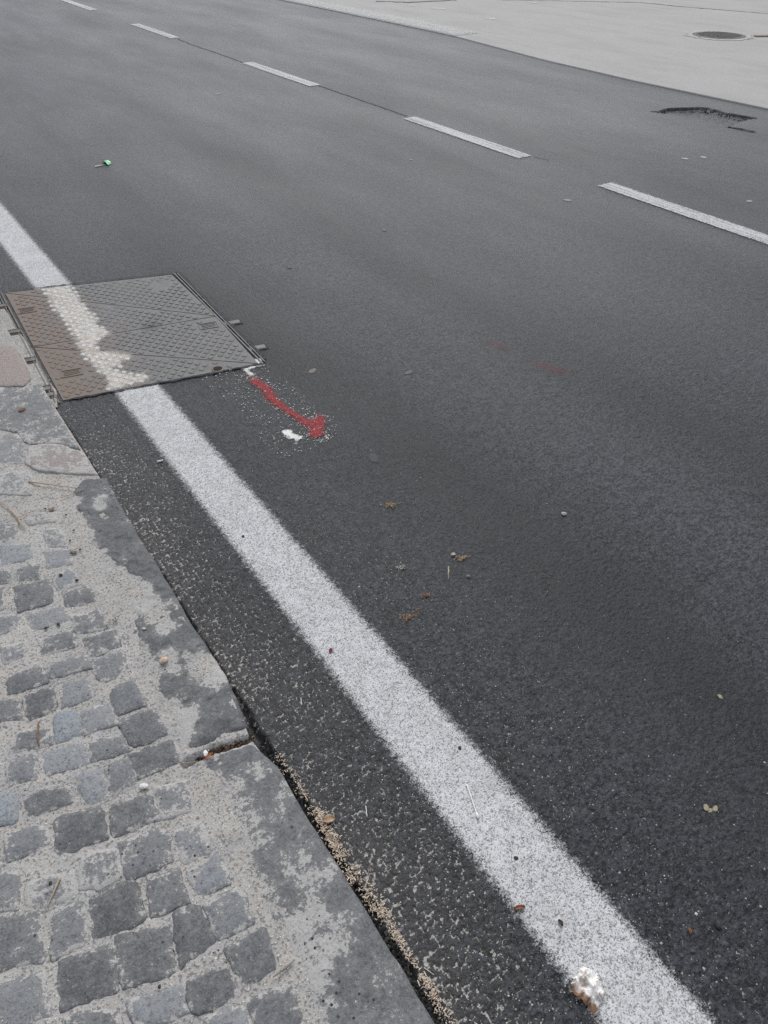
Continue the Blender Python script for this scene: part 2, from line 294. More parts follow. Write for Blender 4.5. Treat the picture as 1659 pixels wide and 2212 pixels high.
def grid_obj(name, X, Y, Z, m, parent=None, attrs=None, keep=None):
    """dense sheet over 2-D arrays X, Y, Z (fast path)"""
    ny, nx = X.shape
    idx = np.arange(ny * nx).reshape(ny, nx)
    q = np.stack([idx[:-1, :-1], idx[:-1, 1:], idx[1:, 1:], idx[1:, :-1]], -1).reshape(-1, 4)
    if keep is not None: q = q[keep.reshape(-1)]
    V = np.stack([X, Y, Z], -1).reshape(-1, 3)
    A = {k: np.asarray(a, float).reshape(-1) for k, a in (attrs or {}).items()}
    if keep is not None:
        used = np.unique(q); mp = np.zeros(len(V), np.int64); mp[used] = np.arange(len(used))
        q = mp[q]; V = V[used]; A = {k: a[used] for k, a in A.items()}
    me = bpy.data.meshes.new(name)
    me.vertices.add(len(V)); me.vertices.foreach_set('co', V.astype(np.float32).ravel())
    me.loops.add(len(q) * 4); me.loops.foreach_set('vertex_index', q.astype(np.int32).ravel())
    me.polygons.add(len(q)); me.polygons.foreach_set('loop_start', (np.arange(len(q)) * 4).astype(np.int32))
    me.polygons.foreach_set('use_smooth', np.ones(len(q), bool))
    for k, a in A.items():
        at = me.attributes.new(k, 'FLOAT', 'POINT'); at.data.foreach_set('value', a.astype(np.float32))
    me.materials.append(m); me.update(calc_edges=True); me.validate()
    o = bpy.data.objects.new(name, me); COL.objects.link(o)
    if parent: o.parent = parent
    return o

def empty(name, loc):
    o = bpy.data.objects.new(name, None); COL.objects.link(o); o.location = loc
    o.empty_display_size = 0.05
    return o

def boxmesh(name, quad, z0, z1, m, parent=None, bev=0.0):
    """a slab over a convex outline, its upper rim bevelled"""
    n = len(quad); c = np.mean(quad, 0); V = []; F = []
    q = np.array(quad, float)
    d = q - c; L = np.linalg.norm(d, axis=1, keepdims=True)
    inn = c + d * (1 - bev / np.maximum(L, 1e-6))
    for p in q: V.append((*p, z0))
    for p in q: V.append((*p, z1 - bev * 0.7))
    for p in inn: V.append((*p, z1))
    for k in range(n):
        l = (k + 1) % n
        F += [(k, l, n + l, n + k), (n + k, n + l, 2 * n + l, 2 * n + k)]
    F.append(tuple(range(2 * n, 3 * n)))
    if np.cross(q[1] - q[0], q[2] - q[1]) < 0: F = [f[::-1] for f in F]
    return mesh_obj(name, V, F, m, parent)

def bar(name, a, b, wdt, z0, z1, m, parent=None, bev=0.002):
    a = np.array(a, float); b = np.array(b, float); t = (b - a) / np.linalg.norm(b - a); nrm = np.array([-t[1], t[0]]) * wdt / 2
    return boxmesh(name, [a - nrm, b - nrm, b + nrm, a + nrm], z0, z1, m, parent, bev)

# ------------------------------------------------------------------ helpers: materials
class NT:
    def __init__(s, name):
        s.m = bpy.data.materials.new(name); s.m.use_nodes = True
        s.t = s.m.node_tree; s.t.nodes.clear()
        s.out = s.t.nodes.new('ShaderNodeOutputMaterial')
        s.b = s.t.nodes.new('ShaderNodeBsdfPrincipled')
        s.t.links.new(s.b.outputs[0], s.out.inputs['Surface'])
        s._geo = None
    def put(s, sock, v):
        if isinstance(v, bpy.types.NodeSocket): s.t.links.new(v, sock)
        elif isinstance(v, (tuple, list)) and len(v) == 3 and sock.type == 'RGBA': sock.default_value = (*v, 1)
        else: sock.default_value = v
    def pos(s):
        if s._geo is None: s._geo = s.t.nodes.new('ShaderNodeNewGeometry')
        return s._geo.outputs['Position']
    def obj(s): return s.t.nodes.new('ShaderNodeTexCoord').outputs['Object']
    def attr(s, k):
        a = s.t.nodes.new('ShaderNodeAttribute'); a.attribute_name = k; return a.outputs['Fac']
    def scaled(s, v, sc):
        n = s.t.nodes.new('ShaderNodeMapping'); n.vector_type = 'POINT'; s.put(n.inputs['Vector'], v); n.inputs['Scale'].default_value = sc; return n.outputs[0]
    def noise(s, sc, det=3, rough=.55, vec=None, dist=0.):
        n = s.t.nodes.new('ShaderNodeTexNoise'); s.put(n.inputs['Vector'], vec or s.pos())
        n.inputs['Scale'].default_value = sc; n.inputs['Detail'].default_value = det; n.inputs['Roughness'].default_value = rough; n.inputs['Distortion'].default_value = dist
        return n.outputs['Fac']
    def voro(s, sc, vec=None, feat='F1', out='Distance'):
        n = s.t.nodes.new('ShaderNodeTexVoronoi'); n.feature = feat; s.put(n.inputs['Vector'], vec or s.pos()); n.inputs['Scale'].default_value = sc
        return n.outputs[out]
    def math(s, op, a, b=0., c=0., clamp=False):
        n = s.t.nodes.new('ShaderNodeMath'); n.operation = op; n.use_clamp = clamp
        s.put(n.inputs[0], a); s.put(n.inputs[1], b); s.put(n.inputs[2], c); return n.outputs[0]
    def rng(s, v, a, b, c=0., d=1.):
        n = s.t.nodes.new('ShaderNodeMapRange'); n.clamp = True; s.put(n.inputs[0], v)
        for k, q in enumerate((a, b, c, d)): s.put(n.inputs[k + 1], q)
        return n.outputs[0]
    def mix(s, f, a, b):
        n = s.t.nodes.new('ShaderNodeMix'); n.data_type = 'RGBA'; s.put(n.inputs[0], f); s.put(n.inputs[6], a); s.put(n.inputs[7], b); return n.outputs[2]
    def bump(s, h, st, dist=.002, nrm=None):
        n = s.t.nodes.new('ShaderNodeBump'); s.put(n.inputs['Height'], h); s.put(n.inputs['Strength'], st); n.inputs['Distance'].default_value = dist
        if nrm is not None: s.put(n.inputs['Normal'], nrm)
        return n.outputs[0]
    def sep(s, v, k):
        n = s.t.nodes.new('ShaderNodeSeparateXYZ'); s.put(n.inputs[0], v); return n.outputs[k]
    def done(s, col, rough=.8, spec=.3, nrm=None, alpha=None, metal=0.):
        s.put(s.b.inputs['Base Color'], col); s.put(s.b.inputs['Roughness'], rough); s.put(s.b.inputs['Specular IOR Level'], spec); s.put(s.b.inputs['Metallic'], metal)
        if nrm is not None: s.put(s.b.inputs['Normal'], nrm)
        if alpha is not None: s.put(s.b.inputs['Alpha'], alpha)
        return s.m

def g3(v): return (v, v, v)

def mat_asphalt():
    s = NT("asphalt")
    peb, stone, dust, dark = s.attr('peb'), s.attr('stone'), s.attr('dust'), s.attr('dark')
    v1 = s.sep(s.voro(170., out='Color'), 0)
    g1, g2, g3_ = s.noise(230., 3, .7), s.noise(75., 4, .7), s.noise(26., 4, .65)
    t = s.math('ADD', s.math('MULTIPLY', stone, .42), s.math('MULTIPLY', v1, .30))
    t = s.math('ADD', t, s.math('MULTIPLY', s.math('SUBTRACT', g1, .5), 2.8))
    t = s.math('ADD', t, s.math('MULTIPLY', s.math('SUBTRACT', g2, .5), 2.8))
    t = s.math('ADD', t, s.math('MULTIPLY', s.math('SUBTRACT', g3_, .5), 1.5))
    base = s.mix(s.rng(t, .0, .75), (.008, .0086, .0102), (.053, .0566, .0650))
    big = s.noise(1.0, 4, .55, s.scaled(s.pos(), (1.3, .16, 1)))
    big2 = s.noise(1.6, 5, .6)
    wear = s.attr('wear')
    chip = s.rng(s.sep(s.voro(210., out='Color'), 1), .965, .985)
    base = s.mix(s.math('MULTIPLY', chip, .35), base, (.20, .20, .20))
    base = s.mix(s.rng(wear, 0., 1., 0., .7), base, s.mix(s.rng(t, .0, .75), (.026, .0275, .0315), (.086, .0905, .102)))
    base = s.mix(s.rng(wear, 0., -1., 0., .6), base, (.009, .0092, .0108))
    base = s.mix(s.rng(big, .42, .68, 0, .25), base, (.058, .060, .065))
    base = s.mix(s.rng(big2, .42, .75, 0, .35), base, (.019, .019, .021))
    base = s.mix(s.math('MULTIPLY', dark, .7), base, (.012, .012, .0135))
    base = s.mix(s.rng(dust, .1, 1., 0., .5), base, (.062, .058, .053))
    # pale silt lies in the deepest pits between the stones
    fine = s.noise(310., 2, .6)
    lim = s.math('ADD', s.math('MULTIPLY', dust, .33), s.math('MULTIPLY', s.math('SUBTRACT', fine, .52), 1.3))
    silt = s.math('MULTIPLY', s.rng(s.math('SUBTRACT', lim, peb), 0., .10), s.rng(dust, .02, .15))
    silt = s.math('MULTIPLY', silt, s.rng(s.noise(90., 3, .6), .42, .56, .12, 1.))
    col = s.mix(silt, base, (.40, .38, .345))
    h = s.math('ADD', s.noise(420., 3, .6), s.math('MULTIPLY', s.voro(170.), -.9))
    n = s.bump(h, .5, .002)
    n = s.bump(g2, .5, .006, n)
    return s.done(col, s.rng(s.noise(2., 4, .6, s.scaled(s.pos(), (1, .25, 1))), .3, .7, .34, .46), .175, n)

def mat_paint(name, col, col2, edge=.004, wear=.5, body=1., fine_sc=330.):
    """road paint: sits on the tops of the stones, misses the pits, frays at its rim"""
    s = NT(name)
    sd, peb = s.attr('sd'), s.attr('peb')
    f1, f2 = s.noise(fine_sc, 2, .7), s.noise(75., 3, .65)
    wob = s.math('MULTIPLY', s.math('SUBTRACT', s.math('ADD', s.math('MULTIPLY', f1, .6), s.math('MULTIPLY', f2, .6)), .6), edge * 7)
    rim = s.rng(s.math('ADD', sd, wob), -edge * .6, edge * 1.5)
    pit = s.math('ADD', s.math('MULTIPLY', peb, .16), s.math('MULTIPLY', f1, 1.0))
    keep = s.rng(pit, wear - .09, wear + .13, .26, 1.)
    worn = s.rng(s.noise(9., 4, .6), .3, .62, 1. - .25 * wear, 1.)
    a = s.math('MULTIPLY', s.math('MULTIPLY', rim, keep), s.math('MULTIPLY', worn, body))
    c = s.mix(s.rng(s.noise(40., 4, .6), .35, .7), col, col2)
    n = s.bump(s.noise(420., 2, .6), .5, .0015)
    return s.done(c, .75, .25, n, a)

def mat_stone(name="basalt", pink=False):
    s = NT(name)
    tone, dust, blue = s.attr('tone'), s.attr('dust'), s.attr('blue')
    c = s.mix(tone, (.075, .077, .08), (.30, .31, .32))
    if pink: c = s.mix(.85, c, (.36, .265, .225))
    c = s.mix(s.math('MULTIPLY', blue, .5), c, s.mix(tone, (.07, .082, .10), (.27, .32, .38)))
    c = s.mix(s.rng(s.noise(55., 5, .65), .35, .7, 0, .55), c, s.mix(tone, (.13, .132, .135), (.38, .385, .385)))
    c = s.mix(s.rng(s.noise(170., 4, .75), .50, .62, 0, .7), c, (.05, .05, .052))
    c = s.mix(s.rng(s.noise(260., 3, .75), .58, .68, 0, .55), c, (.36, .355, .345))
    cr = s.math('ADD', s.math('MULTIPLY_ADD', s.math('ADD', s.math('MULTIPLY', s.noise(26., 8, .75, None, .25), .6), s.math('MULTIPLY', s.noise(110., 5, .75), .4)), 1.7, -.35), s.math('MULTIPLY', s.math('SUBTRACT', dust, .5), .62))
    crust = s.rng(cr, .545, .58, 0, .85)
    thin = s.rng(cr, .34, .54, 0, .40)
    speck = s.rng(s.noise(210., 3, .6), .36, .48)
    dcol = s.mix(s.noise(30., 4, .6), (.44, .415, .375), (.56, .53, .49))
    dcol = s.mix(speck, (.19, .18, .17), dcol)
    grey = s.mix(s.noise(8., 2), dcol, (.43, .425, .415))
    c = s.mix(thin, c, (.27, .268, .262))
    c = s.mix(crust, c, grey)
    c = s.mix(s.math('MULTIPLY', s.rng(s.voro(60.), .13, .19, 1., 0.), s.rng(s.noise(7., 2), .56, .62)), c, (.03, .03, .031))
    n = s.bump(s.math('ADD', s.noise(38., 6, .62), s.math('MULTIPLY', crust, .25)), .6, .006)
    n = s.bump(s.noise(200., 4, .7), .7, .0025, n)
    return s.done(c, s.rng(crust, 0, 1, .62, .9), .35, n)

def mat_bed():
    s = NT("dusty_mortar")
    c = s.mix(s.noise(14., 5, .6), (.30, .285, .262), (.50, .468, .425))
    c = s.mix(s.rng(s.noise(11., 6, .65), .47, .60, 0, .75), c, s.mix(s.noise(60., 4), (.24, .245, .25), (.36, .36, .36)))
    c = s.mix(s.rng(s.noise(4., 3), .4, .65, 0, .5), c, (.50, .485, .46))
    grit = s.noise(170., 3, .62); grit2 = s.noise(85., 4, .65)
    c = s.mix(s.rng(grit, .53, .62, 0, .8), c, (.14, .136, .132))
    c = s.mix(s.rng(grit2, .58, .7, 0, .75), c, (.19, .185, .18))
    c = s.mix(s.rng(s.noise(300., 2), .63, .7), c, (.72, .68, .62))
    dots = s.voro(75.)
    c = s.mix(s.math('MULTIPLY', s.rng(dots, .11, .17, 1., 0.), s.rng(s.noise(9., 2), .5, .6)), c, (.045, .043, .042))
    n = s.bump(s.math('ADD', grit, grit2), .7, .003)
    return s.done(c, .92, .15, n)

def mat_simple(name, col, col2=None, sc=60., rough=.8, spec=.3, bump=.3, bsc=200., metal=0., local=True):
    s = NT(name); p = s.obj() if local else s.pos()
    c = s.mix(s.rng(s.noise(sc, 4, .6, p), .35, .65), col, col2 or tuple(x * .7 for x in col))
    return s.done(c, rough, spec, s.bump(s.noise(bsc, 3, .6, p), bump, .002), None, metal)

def mat_iron():
    s = NT("cast_iron")
    c = s.mix(s.noise(16., 5, .6), (.085, .084, .081), (.165, .162, .156))
    c = s.mix(s.rng(s.noise(90., 4, .65), .5, .68, 0, .5), c, (.25, .243, .23))
    x = s.sep(s.pos(), 0); y = s.sep(s.pos(), 1)
    # a rusty, muddy stain runs along the kerb side and over the painted band
    e = s.math('ADD', x, s.math('MULTIPLY', s.math('SUBTRACT', s.noise(6., 6, .65), .5), .62))
    e = s.math('ADD', e, s.math('MULTIPLY', s.math('SUBTRACT', y, 3.2), -.03))
    rust = s.math('MULTIPLY', s.rng(e, .46, .76, 1., 0.), s.rng(s.noise(22., 4, .6), .25, .6, .45, 1.))
    c = s.mix(rust, c, s.mix(s.noise(28., 4), (.125, .078, .052), (.185, .145, .118)))
    d = D['dark_spot']
    r = s.math('SQRT', s.math('ADD', s.math('POWER', s.math('SUBTRACT', x, d[0]), 2.), s.math('POWER', s.math('SUBTRACT', y, d[1]), 2.)))
    r = s.math('ADD', r, s.math('MULTIPLY', s.math('SUBTRACT', s.noise(30., 4), .5), .06))
    c = s.mix(s.rng(r, .025, .06, .75, 0.), c, (.06, .06, .062))
    p = s.attr('paint')
    c = s.mix(s.math('MULTIPLY', p, s.rng(s.noise(150., 4, .7), .36, .46)), c, (.60, .585, .55))
    n = s.bump(s.noise(120., 4, .6), .35, .002)
    return s.done(c, .62, .45, n)

def mat_concrete():
    s = NT("pale_concrete")
    c = s.mix(s.noise(.8, 5, .6), (.37, .36, .343), (.45, .44, .42))
    c = s.mix(s.rng(s.noise(35., 5, .75), .4, .62, 0, .6), c, (.31, .305, .298))
    c = s.mix(s.rng(s.noise(3., 5, .6, s.scaled(s.pos(), (1, .3, 1))), .46, .68, 0, .6), c, (.315, .302, .282))
    return s.done(c, .85, .3, s.bump(s.noise(90., 4), .35, .003))

M = {}
M['asphalt'] = mat_asphalt()
M['lip'] = mat_simple('rough_asphalt_lip', (.022, .022, .024), (.055, .055, .058), 120., .7, .2, .8, 160., local=False)
M['line'] = mat_paint("white_road_paint", (.66, .66, .66), (.54, .54, .535), .010, .49, 1., 330.)
M['white_crisp'] = mat_paint("thick_white_paint", (.80, .78, .74), (.72, .70, .66), .005, .36)
M['red'] = mat_paint("red_spray_paint", (.40, .05, .052), (.26, .038, .043), .008, .49)
M['faint_red'] = mat_paint("faded_red_spray_paint", (.30, .075, .065), (.2, .06, .055), .016, .56, .30)
M['cover_paint'] = mat_paint("worn_white_paint_on_iron", (.66, .645, .61), (.46, .38, .30), .012, .48)
M['stone'] = mat_stone()
M['pink'] = mat_stone("pinkish_stone", True)
M['bed'] = mat_bed()
M['iron'] = mat_iron()
M['concrete'] = mat_concrete()

# ------------------------------------------------------------------ the ground
ground = mesh_obj('ground', [(-200, -200, -.12), (200, -200, -.12), (200, 250, -.12), (-200, 250, -.12)], [(0, 1, 2, 3)],
                  mat_simple("earth", (.22, .20, .18), (.16, .15, .14), 3., local=False))
tag(ground, kind='structure')

# ------------------------------------------------------------------ the road
def spacing(a, b, step0, stop, ratio, smax):
    v = [a]; s = step0
    while v[-1] < b:
        if v[-1] > stop: s = min(s * ratio, smax)
        v.append(v[-1] + s)
    return np.array(v)
xs = spacing(.24, 7.4, .0036, 1.35, 1.0042, .014)
xs = np.sort(np.r_[xs[(xs < 6.95) & ~((xs > 5.8) & (xs < 6.5))], np.arange(5.8, 6.5, .0065), 7.06, 7.15, 7.25])
ys = np.concatenate([-spacing(-.06, 3., .02, 0., 1.06, .25)[1:][::-1], spacing(.06, 70., .0036, 1.7, 1.0045, 1.5)])
ys = np.sort(np.unique(np.round(np.r_[ys[~((ys > 3.7) & (ys < 4.85))], np.arange(3.7, 4.85, .0085)], 6)))
def lodf(x, y):
    return 1 - sstep(3.0, 5.6, np.hypot(x, y))
POT1, POT2 = D['pot1'], D['pot2']
COVER = [np.array(p) for p in D['cover']]
def road_fields(x, y):
    side = 1 - sstep(.53, .60, x)                       # coarse open asphalt beside the kerb, closer texture on the lane
    h1, t1 = pebbles(x, y, .0095, 11)
    h2, t2 = pebbles(x, y, .0082, 31)
    peb = h1 * side + h2 * (1 - side); stone = np.where(side > .5, t1, t2)
    lod = lodf(x, y)
    amp = (.0024 * side + .0021 * (1 - side)) * (1 - .45 * sstep(.55, .575, x) * (1 - sstep(.71, .74, x))) * lod
    amp = amp * (.6 + .8 * fbm(x, y, 2.2, 5, 3))
    z = amp * (peb - .6) + .004 * (fbm(x, y, .9, 3, 3) - .5)
    # silt: heavy by the kerb, thinning across the line into the lane, only near by
    dust = np.clip(1.0 - (x - .34) / .30, 0, 1) * .8 + .13 * np.exp(-((x - .80) / .22) ** 2) * sstep(2.9, 1.0, y)
    dust = dust * (.45 + 1.1 * fbm(x, y, 5., 41, 3)) * (1 - sstep(2.0, 3.0, y) * .6)
    dust = np.clip(dust, 0, 1) * (1 - sstep(3.0, 4.5, np.hypot(x, y)))
    peb_out = peb * lod + .5 * (1 - lod)
    # fresh dark asphalt packed against the iron cover, and along the kerb at the near end
    dc = poly_sd(x, y, [tuple(p) for p in COVER])
    dark = np.exp(-np.maximum(-dc, 0) / .16) * sstep(.75, 1.1, x) * .9
    dark = np.maximum(dark, (1 - sstep(.335, .352, x)) * .8)
    # a broken-out hollow on the far lane: a ragged step on its far side, running out flat towards the near lane
    hol = POT1[1:] + [(5.80, 4.02), (5.74, 4.30), (5.80, 4.62)]
    wb = .055 * (fbm(x, y, 12., 9, 4) - .5)
    nearp = (x > 5.6) & (x < 6.6) & (y > 3.5) & (y < 5.)
    hd = np.where(nearp, poly_sd(x, y, hol) + wb, -1.)
    hollow = sstep(0., .030, hd) * sstep(5.80, 6.30, x + .12 * (4.75 - y)) 
    p2 = np.where(nearp, seg_dist(x, y, POT2), 9.) + wb
    hollow = np.maximum(hollow, .6 * (1 - sstep(.012, .035, p2)))
    hollow = np.maximum(hollow, .7 * (1 - sstep(.010, .035, np.where(nearp, seg_dist(x, y, POT1), 9.) + wb)))
    z = z - .040 * hollow + .012 * hollow * fbm(x, y, 40., 19, 3)
    dark = np.maximum(dark, sstep(.1, .5, hollow) * (1 - sstep(.05, .11, np.abs(hd) + wb)) * .12)
    z = z - .05 * sstep(.004, .012, dc)
    z = z - .02 * (1 - sstep(.335, .350, x + .012 * (fbm(x, y, 40., 77, 2) - .5))) * (y < 2.6)
    # lengthwise wear: dull oily bands and paler tyre-polished ones
    xx = x + .10 * (fbm(x * 0, y, .35, 71, 3) - .5)
    wear = (-1.0 * np.exp(-((xx - 1.30) / .17) ** 2) + .75 * np.exp(-((xx - 1.80) / .22) ** 2) - .65 * np.exp(-((xx - 2.22) / .17) ** 2)
            + .7 * np.exp(-((xx - 2.85) / .34) ** 2) - .35 * np.exp(-((xx - 3.55) / .25) ** 2) - .5 * np.exp(-((xx - 4.45) / .3) ** 2)
            + .75 * np.exp(-((xx - 5.35) / .38) ** 2) - .5 * np.exp(-((xx - 5.95) / .2) ** 2) + .4 * np.exp(-((xx - 6.35) / .2) ** 2) - .55 * np.exp(-((xx - 6.85) / .2) ** 2))
    wear = wear * (.45 + 1.1 * fbm(x * .8, y * .25, 1., 72, 3)) + 1.1 * (fbm(x * 1.5, y * .5, 1., 73, 4) - .5)
    road_fields.wear = wear
    return z, peb_out, stone, dust, dark
X, Y = np.meshgrid(xs, ys)
Z, PEB, STONE, DUST, DARK = road_fields(X, Y); WEAR = road_fields.wear
keep = np.ones((len(ys) - 1, len(xs) - 1), bool)
road = tag(grid_obj('road', X, Y, Z, M['asphalt'], None, dict(peb=PEB, stone=STONE, dust=DUST, dark=DARK, wear=WEAR)), kind='structure')
def zroad(x, y):
    return road_fields(np.atleast_1d(np.asarray(x, float)), np.atleast_1d(np.asarray(y, float)))[0]

def paint(name, sdf, bbox, m, lift=.0016, parent=None):
    x0, x1, y0, y1 = bbox
    i0, i1 = np.searchsorted(xs, [x0, x1]); j0, j1 = np.searchsorted(ys, [y0, y1])
    sl = (slice(max(j0 - 1, 0), j1 + 1), slice(max(i0 - 1, 0), i1 + 1))
    x, y = X[sl], Y[sl]
    sd = sdf(x, y)
    k = sd > -.03
    cell = k[:-1, :-1] | k[1:, 1:] | k[:-1, 1:] | k[1:, :-1]
    return grid_obj(name, x, y, Z[sl] + lift, m, parent or road, dict(sd=sd, peb=PEB[sl]), cell)

def line_sd(x, y):
    sd = .0815 - np.abs(x - .6435 - .004 * (fbm(x * 0, y, 1.3, 21, 2) - .5))
    sd = np.minimum(sd, -poly_sd(x, y, [tuple(p) for p in COVER]) + .004)
    return sd
paint('edge_line', line_sd, (.53, .76, -2.9, 60), M['line'])
paint('red_arrow_paint', lambda x, y: poly_sd(x, y, D['arrow']), (1.0, 1.6, 2.0, 2.75), M['red'], .0026)
paint('white_zigzag_paint', lambda x, y: poly_sd(x, y, D['zig']) + .004, (1.0, 1.4, 2.4, 2.75), M['white_crisp'], .0022)
paint('white_paint_blot', lambda x, y: poly_sd(x, y, D['whiteblob']) - .003 + .05 * (fbm(x, y, 45., 8, 3) - .5), (.9, 1.4, 1.9, 2.3), M['white_crisp'], .0022)
paint('faded_red_mark', lambda x, y: poly_sd(x, y, D['faint1']), (1.6, 2.4, 2.1, 2.7), M['faint_red'], .002)
paint('faded_red_mark', lambda x, y: poly_sd(x, y, D['faint2']), (1.6, 2.6, 1.8, 2.6), M['faint_red'], .002)

def mat_dash():
    s = NT("worn_lane_paint")
    sd = s.attr('sd'); x = s.sep(s.pos(), 0)
    f = s.noise(110., 3, .7)
    wob = s.math('MULTIPLY', s.math('SUBTRACT', f, .5), .05)
    rim = s.rng(s.math('ADD', sd, wob), -.001, .005)
    stripe = s.noise(60., 2, .5, s.scaled(s.pos(), (1, .015, 1)))
    k = s.math('ADD', s.math('MULTIPLY', f, .7), s.math('MULTIPLY', stripe, .5))
    a = s.math('MULTIPLY', rim, s.rng(k, .46, .64, .3, .95))
    return s.done(s.mix(s.noise(3., 3), (.58, .58, .58), (.48, .48, .48)), .7, .3, None, a)
M['dash'] = mat_dash()
dash_y = [(15.8, 14.05), (12.25, 10.77), (8.73, 7.255), (5.69, 4.265), (3.51, 2.05), (19.0, 17.4), (1.0, -.5)]
for k, (a, b) in enumerate(dash_y):
    gx = np.linspace(3.945, 4.135, 24); gy = np.linspace(b - .05, a + .05, 80)
    x, y = np.meshgrid(gx, gy)
    sd = np.minimum(.0635 - np.abs(x - 4.04), np.minimum(y - b, a - y))
    grid_obj('lane_dash', x, y, zroad(x.ravel(), y.ravel()).reshape(x.shape) + .004, M['dash'], road, dict(sd=sd))
# the open joint between the two lanes
M['tar'] = mat_simple("tar", (.022, .022, .023), (.035, .035, .036), 40., .7, local=False)  # near-black colour for open joints, the pit and the gaps round the lugs
def ribbon(name, pts, wd, m, z, parent, jit=.3, step=.03, sd=1):
    r = np.random.default_rng(sd); P = []
    for (ax, ay), (bx, by) in zip(pts[:-1], pts[1:]):
        n = max(int(math.dist((ax, ay), (bx, by)) / step), 1)
        P += [(ax + (bx - ax) * t / n, ay + (by - ay) * t / n) for t in range(n)]
    P.append(pts[-1]); P = np.array(P); T = np.gradient(P, axis=0); T /= np.linalg.norm(T, axis=1, keepdims=True)
    N = np.stack([-T[:, 1], T[:, 0]], 1)
    w = wd / 2 * (1 + jit * r.uniform(-1, 1, (len(P), 2)))
    P = P + N * (wd * .3 * r.uniform(-1, 1, (len(P), 1)))
    zz = z(P[:, 0], P[:, 1]) if callable(z) else np.full(len(P), z)
    V = np.concatenate([np.c_[P + N * w[:, :1], zz], np.c_[P - N * w[:, 1:], zz]])
    n = len(P)
    return mesh_obj(name, V, [(k, n + k, n + k + 1, k + 1) for k in range(n - 1)], m, parent)
ribbon('joint_crack', [(4.06, 3.9 + 1.85), (4.065, 6.1), (4.075, 6.9), (4.072, 7.25)], .014, M['tar'], lambda x, y: zroad(x, y) + .003, road)
ribbon('joint_crack', [(4.006, 8.75), (4.02, 9.4), (4.01, 10.1), (4.04, 10.7)], .013, M['tar'], lambda x, y: zroad(x, y) + .003, road, sd=2)
ribbon('joint_crack', [(4.10, 4.24), (4.13, 4.12)], .008, M['tar'], lambda x, y: zroad(x, y) + .003, road, sd=3)

# ------------------------------------------------------------------ the pale concrete apron across the road
ax_ = np.concatenate([np.arange(6.86, 13, .12), np.arange(13, 60, 2.)]); ay_ = np.concatenate([np.arange(-6, 16, .2), np.arange(16, 70, 2.)])
AX, AY = np.meshgrid(ax_, ay_)
far = sorted([(p[1], p[0]) for p in D['far']])
edge_x = np.interp(ay_, [p[0] for p in far], [p[1] for p in far]) - .02
AX = AX + ((edge_x - 6.86)[:, None]) * np.clip(1 - (AX - 6.86) / 1.0, 0, 1)
AZ = .007 + .004 * fbm(AX, AY, .5, 61, 3)
AZ[:, 0] = -.03
AX[:, 1] = AX[:, 0] + .003; AX[:, 2] = AX[:, 0] + .012
apron = tag(grid_obj('concrete_apron', AX, AY, AZ, M['concrete']), kind='structure')
M['chalk'] = mat_paint("weathered_pale_strip", (.60, .595, .58), (.52, .515, .50), .05, .45, .75, 30.)
M['tick'] = mat_simple("white_marking", (.75, .75, .74), (.66, .66, .65), 40., local=False)
st = D['strip']
gx = np.linspace(6.98, 7.55, 40); gy = np.linspace(8.8, 14.5, 160); x, y = np.meshgrid(gx, gy)
sd = np.minimum(np.minimum(.20 - np.abs(x - 7.23), y - 8.95), 14.3 - y)
grid_obj('weathered_strip', x, y, .028 + 0 * x - .012, M['chalk'], apron, dict(sd=sd, peb=.5 + 0 * x))
mk = D['marks']
bar('paint_tick', D['tick'][0], D['tick'][1], .035, .004, .016, M['tick'], apron)
for k in range(0, len(mk), 2):
    a, b = mk[k], mk[k + 1]
    bar('paint_tick', a, b, .05, .004, .016, M['tick'], apron)
M['crackdust'] = mat_simple("dark_silt", (.20, .185, .17), (.28, .26, .24), 12., .9, local=False)
ribbon('gutter_crack', D['farcrack'], .07, M['crackdust'], .0155, apron, .5, .08, 5)
ribbon('gutter_crack', D['farkerb'], .04, mat_simple("brown_silt", (.31, .285, .26), (.37, .355, .335), 6., .9, local=False), .0155, apron, .6, .08, 6)

# round cover in the apron
mh = empty('round_manhole_cover', (9.80, 7.08, .011))
tag(mh, "round dark iron manhole cover set in the pale concrete apron across the road", "manhole cover")
M['dark_iron'] = mat_simple("weathered_iron", (.085, .08, .075), (.15, .135, .12), 9., .7, .4, .4, 60.)
def disc(name, r0, r1, z0, z1, m, parent, n=48, jit=0., sd=0):
    r = np.random.default_rng(sd); V = []; F = []
    ang = np.linspace(0, 2 * math.pi, n, endpoint=False)
    j = 1 + jit * (r.uniform(-1, 1, n) + np.roll(r.uniform(-1, 1, n), 1)) if jit else np.ones(n)
    for rad, z, q in ((r1, z0, j), (r1, z1 - .002, j), (r1 - .004, z1, j), (r0, z1, np.ones(n)), (r0, z0, np.ones(n))):
        V += [(rad * q[k] * math.cos(a), rad * q[k] * math.sin(a), z) for k, a in enumerate(ang)]
    for ring in range(4):
        for k in range(n):
            l = (k + 1) % n; F.append((ring * n + k, ring * n + l, (ring + 1) * n + l, (ring + 1) * n + k))
    if r0 <= .0011: F = [f for f in F if max(f) < 4 * n]; F.append(tuple(range(3 * n, 4 * n)))
    return mesh_obj(name, V, F, m, parent)
disc('concrete_collar', .325, .395, -.02, .005, mat_simple("collar_concrete", (.47, .465, .45), (.38, .37, .355), 8., .9), mh, 60, .09, 3)
disc('frame', .300, .318, -.02, .006, M['dark_iron'], mh)
lid = disc('lid', .001, .297, -.02, .008, M['dark_iron'], mh)
V, F = [], []
